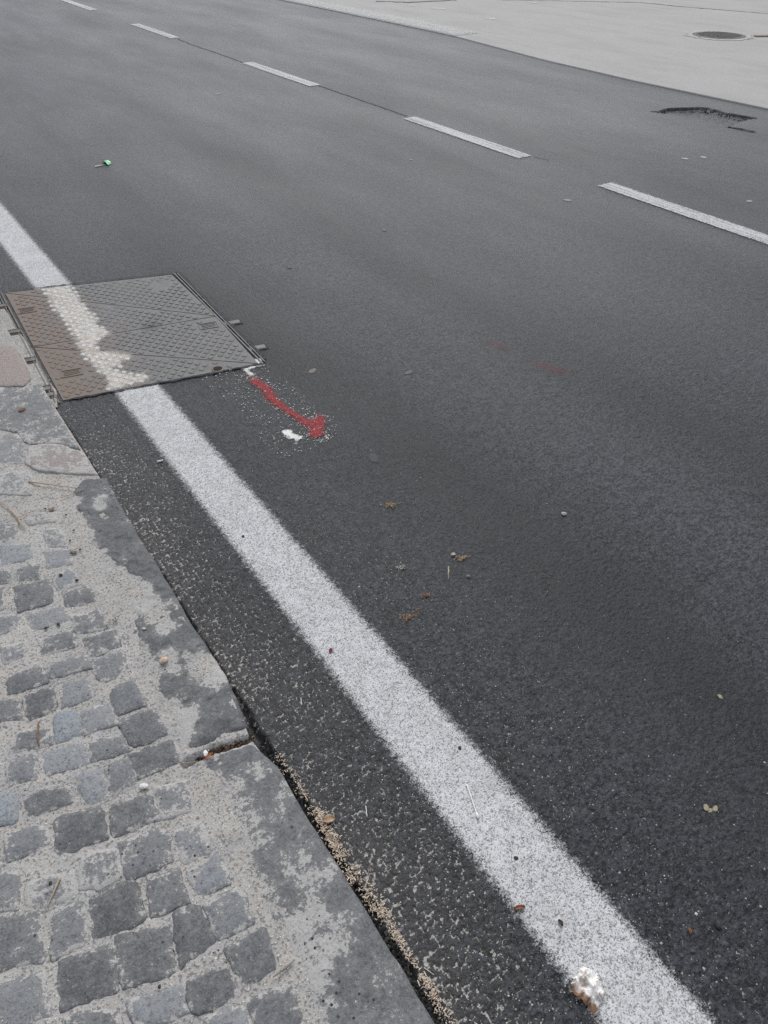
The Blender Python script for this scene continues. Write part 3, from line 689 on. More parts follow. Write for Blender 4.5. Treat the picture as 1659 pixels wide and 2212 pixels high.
for i in range(-8, 9):
    for j in range(-8, 9):
        cx_, cy_ = i * .034, j * .034
        if math.hypot(cx_, cy_) < .27:
            b = len(V); s_ = .011
            V += [(cx_ + a * s_, cy_ + c * s_, .008) for a, c in ((-1, -1), (1, -1), (1, 1), (-1, 1))] + [(cx_ + a * s_ * .7, cy_ + c * s_ * .7, .012) for a, c in ((-1, -1), (1, -1), (1, 1), (-1, 1))]
            F += [(b, b + 1, b + 5, b + 4), (b + 1, b + 2, b + 6, b + 5), (b + 2, b + 3, b + 7, b + 6), (b + 3, b, b + 4, b + 7), (b + 4, b + 5, b + 6, b + 7)]
tag(mesh_obj('studs', V, F, M['dark_iron'], lid), kind='stuff')
boxmesh('broken_patch', [(.28, -.33), (.43, -.42), (.50, -.37), (.33, -.26)], -.02, .013, mat_simple("brown_patch", (.20, .16, .125), (.30, .25, .20), 14., .9), mh, .01)

# ------------------------------------------------------------------ the rectangular iron cover
c0, c1, c2, c3 = COVER                       # far kerb side, far lane side, near lane side, near kerb side
ml, mr = [np.array(p) for p in D['cover_mid']]
cov = empty('rectangular_utility_cover', (0, 0, 0)); cov.location = (float(np.mean([p[0] for p in COVER])), float(np.mean([p[1] for p in COVER])), 0)
tag(cov, "rectangular iron utility cover of four triangular lids crossed by the white edge line", "utility cover")
OFF = np.array(cov.location[:2])
def loc(p): return [np.array(q) - OFF for q in p]
lids = [[c0, c1, mr], [c0, mr, ml], [ml, mr, c2], [ml, c2, c3]]
ZL = .003
boxmesh('pit', loc([c0 + [-.03, .012], c1 + [.02, .012], c2 + [.02, -.012], c3 + [-.03, -.012]][::-1]), -.10, -.012, M['tar'], cov)
PA = D['cpaint']
ua, va = math.radians(46), math.radians(-55)
U = np.array([math.cos(ua), math.sin(ua)]); Vv = np.array([math.cos(va), math.sin(va)])
def shrink(tri, d):
    tri = [np.array(p) for p in tri]
    a = abs(np.cross(tri[1] - tri[0], tri[2] - tri[0])) / 2; per = sum(np.linalg.norm(tri[k] - tri[k - 1]) for k in range(3)); rin = 2 * a / per
    L = [np.linalg.norm(tri[1] - tri[2]), np.linalg.norm(tri[0] - tri[2]), np.linalg.norm(tri[0] - tri[1])]
    ic = (L[0] * tri[0] + L[1] * tri[1] + L[2] * tri[2]) / sum(L)
    return [ic + (p - ic) * (1 - d / rin) for p in tri]
for li, tri in enumerate(lids):
    t = shrink(tri, .0022)
    lo = boxmesh('lid', loc(t[::-1]), -.035, ZL, M['iron'], cov, .0018)
    ti = shrink(tri, .016)
    V, F, PT = [], [], []
    r = np.random.default_rng(40 + li); pit = .0335
    cen = np.mean(ti, 0)
    for i in range(-40, 41):
        for j in range(-40, 41):
            p = c3 + U * (i * pit) + Vv * (j * pit)
            if not inside(p[0], p[1], [tuple(q) for q in ti]): continue
            if abs(p[0] - D['keyhole'][0]) < .05 and abs(p[1] - D['keyhole'][1]) < .045: continue
            # plain fields for the maker's plates on each lid
            if any(abs(p[0] - q[0]) < .055 and abs(p[1] - q[1]) < .05 for q in ((1.09, 3.02), (.47, 3.62), (.47, 2.93), (1.09, 3.56))): continue
            wear = .0033 * (.35 + .8 * fbm(p[0], p[1], 5., 90, 3)); b = len(V)
            a_, b_ = .0118, .0118
            for zz, f in ((ZL - .001, 1.), (ZL + wear, .72)):
                V += [tuple((p + U * a_ * f * sa + Vv * b_ * f * sb) - OFF) + (zz,) for sa, sb in ((-1, -1), (1, -1), (1, 1), (-1, 1))]
            q = [(b, b + 1, b + 5, b + 4), (b + 1, b + 2, b + 6, b + 5), (b + 2, b + 3, b + 7, b + 6), (b + 3, b, b + 4, b + 7), (b + 4, b + 5, b + 6, b + 7)]
            F += [f[::-1] for f in q]
            PT += [float(poly_sd(np.array(p[0]), np.array(p[1]), PA) > -.006) * r.uniform(.7, 1)] * 8
    if V: tag(mesh_obj('tread_studs', V, F, M['iron'], lo, attrs=dict(paint=PT)), kind='stuff')
for (px, py) in ((1.09, 3.02), (.47, 3.62), (.47, 2.93)):
    q = [np.array((px, py)) + a * U * .045 * .7 + b * np.array([-.17, 1.]) * .02 for a, b in ((-1, -1), (1, -1), (1, 1), (-1, 1))]
    e1 = np.array([.96, -.2]) * .04; e2 = np.array([.2, .96]) * .028; ctr = np.array((px, py))
    for a, b in (((-1, -1), (1, -1)), ((1, -1), (1, 1)), ((1, 1), (-1, 1)), ((-1, 1), (-1, -1))):
        bar('plate_rim', ctr + a[0] * e1 + a[1] * e2 - OFF, ctr + b[0] * e1 + b[1] * e2 - OFF, .005, ZL - .002, ZL + .0025, M['iron'], cov, .001)
    for k in (-.5, 0, .5):
        bar('plate_rib', ctr - .75 * e1 + k * e2 - OFF, ctr + .75 * e1 + (k + .2) * e2 - OFF, .004, ZL - .002, ZL + .002, M['iron'], cov, .001)
# white line paint left on the iron
gx = np.linspace(.5, 1.0, 150); gy = np.linspace(2.6, 3.95, 330); x, y = np.meshgrid(gx, gy); sd = poly_sd(x, y, PA)
k = (sd > -.02) & (poly_sd(x, y, [tuple(p) for p in COVER]) > -.002); cell = k[:-1, :-1] & k[1:, 1:] & k[:-1, 1:] & k[1:, :-1]
grid_obj('worn_paint', x - OFF[0], y - OFF[1], ZL + .0011 + 0 * x, M['cover_paint'], cov, dict(sd=sd, peb=.5 + .0 * x), cell)
# steel rails and lugs on both sides
M['steel'] = mat_simple("dull_steel", (.12, .117, .112), (.19, .185, .175), 25., .6, .4, .3, 150.)
M['rusty_steel'] = mat_simple("rusty_steel", (.13, .105, .09), (.21, .19, .17), 25., .7, .3, .4, 150.)
def along(a, b, t): return a + (b - a) * t
for (a, b, s_, m) in ((c0, c3, -1, M['rusty_steel']), (c1, c2, 1, M['steel'])):
    nx_ = np.array([1., 0.]) * s_
    bar('rail', along(a, b, -.01) + nx_ * .013 - OFF, along(a, b, 1.01) + nx_ * .013 - OFF, .006, -.03, .005, m, cov, .001)
    bar('rail', along(a, b, 0) + nx_ * .026 - OFF, along(a, b, 1.0) + nx_ * .026 - OFF, .004, -.03, .006, m, cov, .001)
for k, p in enumerate(D['tabsL']):
    p = np.array(p); d = np.array([.97, -.2])
    x_edge = np.interp(p[1], [c3[1], c0[1]], [c3[0], c0[0]])
    q = np.array((x_edge - .045, p[1]))
    bar('lug_socket', q - d * .034 - OFF, q + d * .030 - OFF, .060, -.02, .0055, M['tar'], cov, .001)  # dark slab wider than the lug, gap shade put into its colour
    bar('lug', q - d * .028 - OFF, q + d * .028 - OFF, .026, -.02, .0085, M['rusty_steel'], cov, .002)
for k, p in enumerate(D['tabsR']):
    if k < 2: continue
    p = np.array(p); d = np.array([.97, -.2])
    x_edge = np.interp(p[1], [c2[1], c1[1]], [c2[0], c1[0]])
    q = np.array((x_edge + .020, p[1])); ln_ = .066 if k > 1 else .03
    bar('lug_socket', q - d * .004 - OFF, q + d * (ln_ + .008) - OFF, .050, -.02, .0016, M['tar'], cov, .001)  # shaded gap round the lug, painted as a dark slab
    bar('lug', q - d * .002 - OFF, q + d * ln_ - OFF, .032, -.02, .0030, M['steel'], cov, .002)
kh = D['keyhole']
kp = empty('keyhole_origin', (0, 0, 0)); bpy.data.objects.remove(kp)
def ring(name, c, r0, r1, z0, z1, m, parent):
    o = disc(name, r0, r1, z0, z1, m, parent, 28); o.location = (c[0] - OFF[0], c[1] - OFF[1], 0); return o
ring('keyhole_ring', kh, .019, .026, -.01, .0055, M['rusty_steel'], cov)
ring('keyhole', kh, .001, .0185, -.01, .0042, mat_simple("rusty_hole", (.02, .014, .011), (.035, .02, .014), 80., .9), cov)  # solid disc, the hole's shade is put into its near-black colour
# asphalt pressed up raggedly against the frame
tarz = lambda x, y: .0042 + 0 * x
for k_, (a, b) in enumerate(((c1 + [.036, .02], c2 + [.036, .02]), (c0 + [.03, .008], c1 + [.03, .010]), (c3 + [.02, -.006], c2 + [.01, -.007]))):
    ribbon('asphalt_lip', [tuple(a), tuple((a + b) / 2), tuple(b)], .018 if k_ == 0 else .009, M['lip'], tarz, road, .8, .016, 30 + k_)
# packed mortar between the kerb and the iron frame
ribbon('frame_mortar', [(.335, 2.70), (.345, 3.2), (.365, 3.88)], .060, M['bed'], .0042, road, .06, .12, 8)

# ------------------------------------------------------------------ pavement: bed, cobbles, kerb stones
ke = sorted([(p[1], p[0]) for p in D['kerb_edge']])
def kedge(y): return np.interp(y, [-3] + [p[0] for p in ke] + [3.9, 80], [.3208] + [p[1] for p in ke] + [.362, .40])
JOINT = [(.165, 1.026), (.235, 1.024), (.30, 1.008), (.34, 1.008)]
tt = np.concatenate([np.arange(0, .75, .0055), np.geomspace(.75, 4.0, 40)])
yy = np.concatenate([np.linspace(-3, .2, 60)[:-1], np.arange(.2, 2.6, .0055), np.linspace(2.6, 4.2, 120)[1:], np.linspace(4.2, 70, 60)[1:]])
Tt, Yy = np.meshgrid(tt, yy); BX = kedge(Yy) - .004 - Tt
def bed_z(x, y):
    z = ZP - .0034 + .0062 * (fbm(x, y, 9., 51, 4) - .5) + .0035 * (fbm(x, y, 60., 52, 3) - .5)
    h, _ = pebbles(x, y, .011, 71)
    z = z + .0011 * h * (vnoise(x, y, 12., 53) > .45)
    z = z - .022 * (1 - sstep(.004, .012, seg_dist(x, y, JOINT) + .004 * (vnoise(x, y, 120, 5) - .5)))
    return z
BZ = bed_z(BX, Yy)
BZ = np.where(Tt < .003, -.03, BZ)
pavement = tag(grid_obj('pavement', BX, Yy, BZ, M['bed']), kind='structure')

def resample_closed(poly, step):
    poly = [np.array(p, float) for p in poly]; out = []
    for k in range(len(poly)):
        a, b = poly[k], poly[(k + 1) % len(poly)]; n = max(int(np.linalg.norm(b - a) / step), 1)
        out += [a + (b - a) * t / n for t in range(n)]
    return np.array(out)
def chaikin(poly, q=.2):
    out = []; n = len(poly)
    for k in range(n):
        a, b = np.array(poly[k]), np.array(poly[(k + 1) % n]); out += [a + (b - a) * q, b - (b - a) * q]
    return out
def stone_mesh(name, poly, tone, dust, blue, m, parent, seed, step=.0075, round_q=.05, drop=.0040, top=0., grow=.0060):
    r = np.random.default_rng(seed)
    p = resample_closed(chaikin(poly, round_q), step)
    if np.sum(p[:, 0] * np.roll(p[:, 1], -1) - np.roll(p[:, 0], -1) * p[:, 1]) < 0: p = p[::-1]
    c = p.mean(0); n = len(p)
    nrm = (p - c) / np.linalg.norm(p - c, axis=1, keepdims=True)
    p = p + nrm * (grow + .0030 * (vnoise(p[:, 0], p[:, 1], 150, seed) - .5) * 2 + .0040 * (vnoise(p[:, 0], p[:, 1], 50, seed + 5) - .5) * 2)[:, None]
    size = np.linalg.norm(p - c, axis=1).mean()
    tilt = r.uniform(-.02, .02, 2); base = ZP + top + r.uniform(-.0012, .0012)
    V = []
    rings = [(1.0, -.07), (1.0, -drop), (1 - .003 / size, -drop * .45), (1 - .008 / size, -drop * .12), (.74, .0006), (.35, .001)]
    for f, dz in rings:
        q = c + (p - c) * f
        z = base + dz + (q - c) @ tilt
        if dz > -.05: z = z + .0052 * (fbm(q[:, 0], q[:, 1], 34, seed + 3, 4) - .5) * (0.5 + f * .5)
        V += [(a, b, d) for (a, b), d in zip(q, z)]
    V.append((*c, base + .001)); F = []
    for k in range(len(rings) - 1):
        for i in range(n):
            j = (i + 1) % n; F.append((k * n + i, k * n + j, (k + 1) * n + j, (k + 1) * n + i))
    for i in range(n): F.append(((len(rings) - 1) * n + i, (len(rings) - 1) * n + (i + 1) % n, len(rings) * n))
    nv = len(V)
    dv = np.full(nv, dust); dv[:4 * n] += .15; dv[4 * n:5 * n] += .02; dv[5 * n:] -= .05
    return mesh_obj(name, V, F, m, parent, True, dict(tone=[tone] * nv, dust=dv, blue=[blue] * nv))
for k, (tone, dust, blue, poly) in enumerate(D['cob']):
    stone_mesh('cobblestone', poly, tone, min(dust * .58 + .25, .8), blue, M['stone'], pavement, 100 + k)
# the same paving goes on to the left of what the photograph shows
rr = np.random.default_rng(3); e1 = np.array([.985, -.17]); e2 = np.array([.2, .98])
for j in range(22):
    xx = -.22 - .0 * j; o = rr.uniform(0, .05)
    for i in range(7):
        wd = rr.uniform(.085, .115)
        y0_ = .25 + j * .098
        lim = -.33 + .20 * (y0_ - .5) - .04
        cx_ = lim - o - wd / 2; o += wd + rr.uniform(.010, .02)
        c = np.array([cx_, y0_ + .17 * (lim - cx_) + rr.uniform(-.006, .006)])
        q = [c + e1 * wd / 2 * a * rr.uniform(.9, 1.02) + e2 * .041 * b * rr.uniform(.88, 1.05) for a, b in ((-1, -1), (1, -1), (1, 1), (-1, 1))]
        stone_mesh('cobblestone', q, rr.choice([.1, .15, .2, .35, .5, .7]), rr.uniform(.2, .5), rr.uniform(.2, .5), M['stone'], pavement, 400 + j * 10 + i, .02)

kerb = empty('kerb', (0, 0, 0)); tag(kerb, kind='structure')
CR = D['crust']
def strip_stone(name, inner, outer, tone, blue, base_dust, seed, blobs=.36, step=.0055, rough=.35):
    def res(pts, n):
        pts = np.array(pts, float); d = np.r_[0, np.cumsum(np.linalg.norm(np.diff(pts, axis=0), axis=1))]
        t = np.linspace(0, d[-1], n); return np.stack([np.interp(t, d, pts[:, 0]), np.interp(t, d, pts[:, 1])], 1)
    L = max(np.linalg.norm(np.array(inner[0]) - np.array(inner[-1])), .05); ns = int(L / step); nt = 30
    a, b = res(inner, ns), res(outer, ns); t = np.linspace(0, 1, nt)
    P = a[:, None, :] * (1 - t)[None, :, None] + b[:, None, :] * t[None, :, None]
    x, y = P[..., 0].copy(), P[..., 1].copy()
    x[:, -1] += .005 * (fbm(x[:, -1], y[:, -1], 22, seed, 3) - .5); x[:, 0] += .05 * (fbm(x[:, 0], y[:, 0], 8, seed, 4) - .5)
    for row in (0, -1): y[row] += .008 * (fbm(x[row], y[row], 60, seed, 3) - .5)
    W = np.linalg.norm(b - a, axis=1)[:, None]
    de = np.minimum(np.minimum(t[None, :], 1 - t[None, :]) * W, np.minimum(np.arange(ns), np.arange(ns)[::-1])[:, None] * step)
    z = ZP + .0015 + .005 * (fbm(x, y, 8, seed + 1, 4) - .5) + .003 * (fbm(x, y, 45, seed + 2, 3) - .5) - .006 * np.exp(-de / .005) - .010 * np.exp(-t[None, :] * W / .024)
    ter = fbm(x, y, 13, seed + 7, 4) * 7; z = z + rough * .0030 * (np.floor(ter) + sstep(.80, 1., ter - np.floor(ter)) - 3.5)
    dust = np.full(x.shape, base_dust)
    if blobs:
        f = np.zeros(x.shape)
        for bx, by, br in CR:
            f = np.maximum(f, 1 - np.hypot(x - bx, y - by) / (br * 1.25))
        dust = dust + blobs * sstep(-.25, .75, f + 1.3 * (fbm(x, y, 24, 87, 5) - .5)) + .45 * np.exp(-t[None, :] * W / .022)
    # skirt
    def pad(A, m): return np.pad(A, 1, mode='edge')
    x, y, dust = pad(x, 0), pad(y, 0), pad(dust, 0); z = np.pad(z, 1, constant_values=-.06)
    return grid_obj(name, x, y, z, M['stone'], kerb, dict(tone=np.full(x.shape, tone), dust=np.clip(dust, 0, 1.2), blue=np.full(x.shape, blue)))
kn = D['kerb_near']; km = D['kerb_mid']
strip_stone('kerb_stone', [kn[0]] + kn[9:][::-1] + [], kn[2:9], .14, .12, .30, 201, .34)
inner = [(.183, 1.046)] + km[13:][::-1]; outer = [(.320, 1.036)] + km[4:12]
strip_stone('kerb_stone', inner, outer, .10, .0, .14, 202, .62, .0045, 1.)
# farther stones of the kerb, then the near continuation outside the picture
stone_mesh('kerb_stone', D['kerb_pink2'], .5, .6, 0., M['pink'], kerb, 211, .012, top=.004)
stone_mesh('kerb_stone', D['kerb_dark'], .22, .50, .1, M['stone'], kerb, 212, .012, top=.002)
stone_mesh('kerb_stone', D['kerb_pink'], .45, .2, 0., M['pink'], kerb, 213, .012, top=.005)
strip_stone('kerb_stone', [(.16, .34), (.155, -.1), (.16, -.9)], [(.319, .235), (.32, -.1), (.32, -.9)], .2, .1, .35, 203, False, .02)
strip_stone('kerb_stone', [(.12, 3.25), (.14, 3.6), (.17, 4.3)], [(.29, 3.25), (.31, 3.6), (.34, 4.3)], .2, .1, .4, 204, False, .02)

# ------------------------------------------------------------------ uncountable debris
def octa(P, S, sd, flat=1.):
    r = np.random.default_rng(sd); n = len(P)
    base = np.array([(1, 0, 0), (0, 1, 0), (-1, 0, 0), (0, -1, 0), (0, 0, 1), (0, 0, -1)], float)
    f = np.array([(0, 1, 4), (1, 2, 4), (2, 3, 4), (3, 0, 4), (1, 0, 5), (2, 1, 5), (3, 2, 5), (0, 3, 5)])
    a = r.uniform(0, 6.28, n); ca, sa = np.cos(a), np.sin(a)
    B = base[None] * r.uniform(.6, 1.3, (n, 6, 1)) * np.asarray(S)[:, None, None]
    B[:, :, 2] *= flat; B[:, :, 0] *= r.uniform(.7, 1.6, (n, 1))
    R = np.stack([B[..., 0] * ca[:, None] - B[..., 1] * sa[:, None], B[..., 0] * sa[:, None] + B[..., 1] * ca[:, None], B[..., 2]], -1)
    V = (R + np.asarray(P)[:, None, :]).reshape(-1, 3)
    F = (f[None] + (np.arange(n) * 6)[:, None, None]).reshape(-1, 3)
    return V, F, np.repeat(r.uniform(0, 1, n), 6)
def mat_rnd(name, a, b, c, rough=.9):
    s = NT(name); t = s.attr('rnd')
    col = s.mix(s.rng(t, 0, .6), a, b); col = s.mix(s.rng(t, .75, .95), col, c)
    return s.done(col, rough, .2)
def stuff(name, V, F, rnd, m, label, cat):
    return tag(mesh_obj(name, V, F, m, None, False, dict(rnd=rnd)), label, cat, None, 'stuff')
# pale grit: thick between kerb and line, thin on the lane
n = 5200
gy_ = rng.uniform(.1, 2.9, n); u = rng.uniform(0, 1, n)
gx_ = np.where(u < .45, rng.uniform(.345, .58, n), .56 + np.abs(rng.normal(0, .33, n)))
s_ = rng.uniform(.0005, .0016, n) * (1 + .8 * (rng.uniform(0, 1, n) > .96))
P = np.c_[gx_, gy_, zroad(gx_, gy_) + s_ * .3]
V, F, R = octa(P, s_, 5, .6)
stuff('pale_grit', V, F, R, mat_rnd("grit", (.34, .32, .29), (.52, .49, .44), (.62, .60, .57)), "fine pale grit strewn over the asphalt along the kerb and line", "grit")
# paint flecks round the red arrow
ar = np.array(D['arrow']); n = 420
n = 300; k = rng.integers(0, len(ar), n); t = rng.uniform(0, 1, (n, 1)); q = ar[k] * (1 - t) + ar[(k + 1) % len(ar)] * t + rng.normal(0, .011, (n, 2))
q2 = np.c_[rng.uniform(.88, 1.15, 420), rng.uniform(1.95, 2.62, 420)]; q = np.r_[q, q2]
s_ = rng.uniform(.0010, .0028, len(q)); P = np.c_[q, zroad(q[:, 0], q[:, 1]) + .002]
V, F, R = octa(P, s_, 6, .3)
stuff('paint_flecks', V, F, R, mat_rnd("flecks", (.62, .60, .56), (.74, .72, .68), (.45, .43, .40)), "cream white paint flecks around the red arrow on the asphalt", "paint flecks")
# straw and sawdust lying in the gutter
st_ = np.array(D['straw']); st_ = st_[np.argsort(st_[:, 1])]
n = 3000
sy = rng.uniform(.26, .955, n)
sy = sy[rng.uniform(0, 1, n) < np.clip(4. * (fbm(sy * 0, sy, 17., 33, 3) - .36), .22, 1)]; n = len(sy)
wdt = .0022 + .0076 * np.interp(sy, [.26, .34, .42, .50, .56, .62, .68, .75, .80, .87, .92, .955], [.9, .8, .35, .5, 1.2, 1.5, .9, .6, .9, .55, 1.1, .5])
sx = np.interp(sy, st_[:, 1], st_[:, 0]) - .002 + rng.normal(0, 1, n) * wdt * .8
ang = rng.uniform(0, math.pi, n); ln = rng.uniform(.0007, .0030, n) * (1 + 1.2 * (rng.uniform(0, 1, n) > .95)); wd = rng.uniform(.0003, .0010, n)
zz = zroad(sx, sy) + .003 + rng.uniform(0, .0022, n) * np.exp(-((sx - .352) / .012) ** 2); zz = np.maximum(zz, .001)
dx, dy = np.cos(ang), np.sin(ang); tl = rng.uniform(-.35, .35, n)
V = []; 
A = np.c_[sx - dx * ln - dy * wd, sy - dy * ln + dx * wd, zz - tl * ln]; B = np.c_[sx - dx * ln + dy * wd, sy - dy * ln - dx * wd, zz - tl * ln]
C_ = np.c_[sx + dy * wd, sy - dx * wd, zz + .0012]; E_ = np.c_[sx - dy * wd, sy + dx * wd, zz + .0012]
G_ = np.c_[sx + dx * ln + dy * wd, sy + dy * ln - dx * wd, zz + tl * ln]; H_ = np.c_[sx + dx * ln - dy * wd, sy + dy * ln + dx * wd, zz + tl * ln]
V = np.stack([A, B, C_, E_, G_, H_], 1).reshape(-1, 3); b = np.arange(n) * 6
F = np.concatenate([np.c_[b, b + 1, b + 2, b + 3], np.c_[b + 3, b + 2, b + 4, b + 5]])
stuff('straw_debris', V, F, np.repeat(rng.uniform(0, 1, n), 6), mat_rnd("straw", (.54, .43, .32), (.68, .58, .46), (.30, .20, .13)), "tan straw and sawdust lying in the gutter along the near kerb stone", "straw")
# black broken asphalt crumbs along the kerb foot
n = 900
sy = rng.uniform(.22, 1.0, n); sx = kedge(sy) + rng.uniform(.001, .017, n); s_ = rng.uniform(.002, .0048, n)
V, F, R = octa(np.c_[sx, sy, np.maximum(zroad(sx, sy), -.012) + rng.uniform(0, .008, n)], s_, 9)
stuff('asphalt_crumbs', V, F, R, mat_rnd("crumbs", (.02, .02, .021), (.045, .045, .046), (.09, .088, .085), .7), "black broken asphalt crumbs packed against the near kerb foot", "crumbs")
# crumbs broken out of the trench on the far lane
n = 500; q = []
for pts, m_ in ((POT1, 40), (POT2, 8)):
    pts = np.array(pts); k = rng.integers(0, len(pts) - 1, m_); t = rng.uniform(0, 1, (m_, 1)); q.append(pts[k] * (1 - t) + pts[k + 1] * t + rng.normal(0, .016, (m_, 2)))
q = np.concatenate(q); s_ = rng.uniform(.004, .010, len(q))
V, F, R = octa(np.c_[q, zroad(q[:, 0], q[:, 1]) + s_ * .3], s_, 10)
tag(mesh_obj('broken_asphalt', V, F, mat_rnd("broken_asphalt", (.035, .034, .033), (.07, .068, .065), (.13, .125, .12)), road, False, dict(rnd=R)), kind='stuff')
# crumbs and dry bits caught in the open kerb joint
n = 170; t = rng.uniform(0, 1, n); sx = .19 + .13 * t; sy = np.interp(sx, [p[0] for p in JOINT], [p[1] for p in JOINT]) + rng.normal(.004, .005, n); s_ = rng.uniform(.0012, .004, n)
V, F, R = octa(np.c_[sx, sy, .006 + rng.uniform(0, .009, n)], s_, 12)
stuff('joint_debris', V, F, R, mat_rnd("joint_debris", (.025, .022, .02), (.08, .06, .045), (.30, .13, .06)), "dark crumbs and brown bits caught in the open kerb joint", "debris")
# small grains on the paving
n = 1500; sy = rng.uniform(.4, 2.6, n); sx = kedge(sy) - rng.uniform(.004, .62, n); s_ = rng.uniform(.0006, .0017, n)
V, F, R = octa(np.c_[sx, sy, ZP + .0005 + 0 * sx], s_, 14, .7)
stuff('sand_grains', V, F, R, mat_rnd("sand", (.40, .37, .33), (.60, .56, .50), (.07, .068, .065)), "loose sand grains scattered over the cobbled pavement", "sand")

# ------------------------------------------------------------------ litter, one thing each
LT = D['lit']
def tube(pts, rad, sides=6, sub=6, sd=0, wob=.0):
    """tapered crooked stick along a polyline: vertices and faces"""
    r = np.random.default_rng(sd); pts = np.array(pts, float)
    d = np.r_[0, np.cumsum(np.linalg.norm(np.diff(pts, axis=0), axis=1))]; n = max(sub * (len(pts) - 1), 4)
    t = np.linspace(0, d[-1], n); P = np.stack([np.interp(t, d, pts[:, k]) for k in range(3)], 1)
    if len(pts) > 2:
        for _ in range(2): P[1:-1] = (P[:-2] + 2 * P[1:-1] + P[2:]) / 4
    P[1:-1, :2] += r.normal(0, wob, (n - 2, 2))
    T = np.gradient(P, axis=0); T /= np.linalg.norm(T, axis=1, keepdims=True)
    N = np.cross(T, (0, 0, 1)); N /= np.linalg.norm(N, axis=1, keepdims=True); B = np.cross(N, T)
    rd = (np.asarray(rad) if np.ndim(rad) else np.linspace(rad, rad * .7, n)); rd = np.interp(np.linspace(0, 1, n), np.linspace(0, 1, len(rd)), rd) * r.uniform(.88, 1.12, n)
    V = []; F = []
    for k in range(n):
        for s in range(sides):
            a = 2 * math.pi * s / sides; V.append(P[k] + rd[k] * (math.cos(a) * N[k] + math.sin(a) * B[k]))
    for k in range(n - 1):
        for s in range(sides):
            q = (s + 1) % sides; F.append((k * sides + s, k * sides + q, (k + 1) * sides + q, (k + 1) * sides + s))
    F += [tuple(range(sides))[::-1], tuple(range((n - 1) * sides, n * sides))]
    return V, F
def centred(name, V, F, m, label, cat, group=None, smooth=False, attrs=None):
    V = np.array(V, float); c = np.array([*V[:, :2].mean(0), V[:, 2].min()])
    o = mesh_obj(name, V - c, F, m, None, smooth, attrs); o.location = c
    return tag(o, label, cat, group)
def z0(x, y, pave): return (ZP + .001) if pave else float(zroad(x, y)[0])
def stick(name, pts2, rad, m, label, cat, pave=False, lift=.0, sd=0, wob=.0004, arch=.0, sides=6, group=None):
    n = len(pts2); rr_ = rad if np.ndim(rad) == 0 else max(rad)
    pts = [(p[0], p[1], z0(p[0], p[1], pave) + rr_ + lift + arch * math.sin(math.pi * k / max(n - 1, 1))) for k, p in enumerate(pts2)]
    if n == 2: a, b = pts; mid = tuple((a[i] + b[i]) / 2 for i in range(3)); pts = [a, (mid[0], mid[1], mid[2] + arch), b]
    V, F = tube(pts, rad, sides, 6, sd, wob)
    return centred(name, V, F, m, label, cat, group, True)
wood = mat_simple("pale_wood", (.58, .55, .50), (.46, .42, .36), 120.)
white = mat_simple("white_plastic", (.78, .78, .77), (.70, .70, .69), 80., .5)
brown = mat_simple("brown_twig", (.16, .095, .06), (.25, .16, .11), 90.)
tan = mat_simple("tan_twig", (.36, .26, .18), (.45, .35, .26), 90.)
greyw = mat_simple("grey_twig", (.20, .17, .15), (.29, .26, .23), 90.)
def pebble_obj(name, p, size, m, label, cat, pave=False, group=None, sd=0, flat=.7, stretch=1.2):
    r = np.random.default_rng(sd); V = []; F = []; nl, nm = 6, 9
    rot = r.uniform(0, 3.14)
    for i in range(nl + 1):
        th = math.pi * i / nl
        for j in range(nm):
            ph = 2 * math.pi * j / nm; d = np.array([math.sin(th) * math.cos(ph) * stretch, math.sin(th) * math.sin(ph), math.cos(th) * flat])
            V.append(d * size * (1 + .16 * (hsh(np.array([i if 0 < i < nl else 99]), np.array([j if 0 < i < nl else i]), sd)[0] - .5) * 2))
    for i in range(nl):
        for j in range(nm): F.append((i * nm + j, (i + 1) * nm + j, (i + 1) * nm + (j + 1) % nm, i * nm + (j + 1) % nm))
    V = np.array(V); c, s = math.cos(rot), math.sin(rot); V = np.c_[V[:, 0] * c - V[:, 1] * s, V[:, 0] * s + V[:, 1] * c, V[:, 2]]
    V = V + (p[0], p[1], z0(p[0], p[1], pave) + size * flat * .8)
    return centred(name, V, F, m, label, cat, group, False)

# crumpled scrap: a folded sheet over its traced outline
sc_ = np.array(LT['scrap']); c = sc_.mean(0); sc_ = c + (sc_ - c) * 1.14
gx = np.linspace(sc_[:, 0].min() - .004, sc_[:, 0].max() + .004, 20); gy = np.linspace(sc_[:, 1].min() - .004, sc_[:, 1].max() + .004, 20)
x, y = np.meshgrid(gx, gy)
sdv = poly_sd(x, y, [tuple(p) for p in sc_]) + .004 * (fbm(x, y, 160, 4, 2) - .5)
def ridged(x, y, f, s): return 1 - np.abs(2 * fbm(x, y, f, s, 2) - 1) * 2.2
hz = np.clip(sdv / .012, 0, 1) ** .6 * .008 + .0095 * ridged(x, y, 60, 66) + .003 * ridged(x, y, 150, 67)
k = sdv > -.0025; cell = k[:-1, :-1] & k[1:, 1:] & k[:-1, 1:] & k[1:, :-1]
def mat_scrap():
    s = NT("stained_paper"); p = s.obj()
    c_ = s.mix(s.rng(s.noise(70., 5, .6, p), .52, .64), (.80, .785, .76), (.46, .38, .32))
    xx = s.sep(p, 0); yy_ = s.sep(p, 1)
    e = s.math('ADD', s.math('ADD', xx, s.math('MULTIPLY', yy_, .25)), s.math('MULTIPLY', s.math('SUBTRACT', s.noise(90., 4, .6, p), .5), .03))
    c_ = s.mix(s.rng(e, -.016, -.006, .95, 0.), c_, (.22, .12, .065))
    return s.done(c_, .95, .08, s.bump(s.noise(160., 4, .6, p), .5, .003))
o = grid_obj('crumpled_paper_scrap', x - c[0], y - c[1], np.maximum(hz, .001), mat_scrap(), None, None, cell)
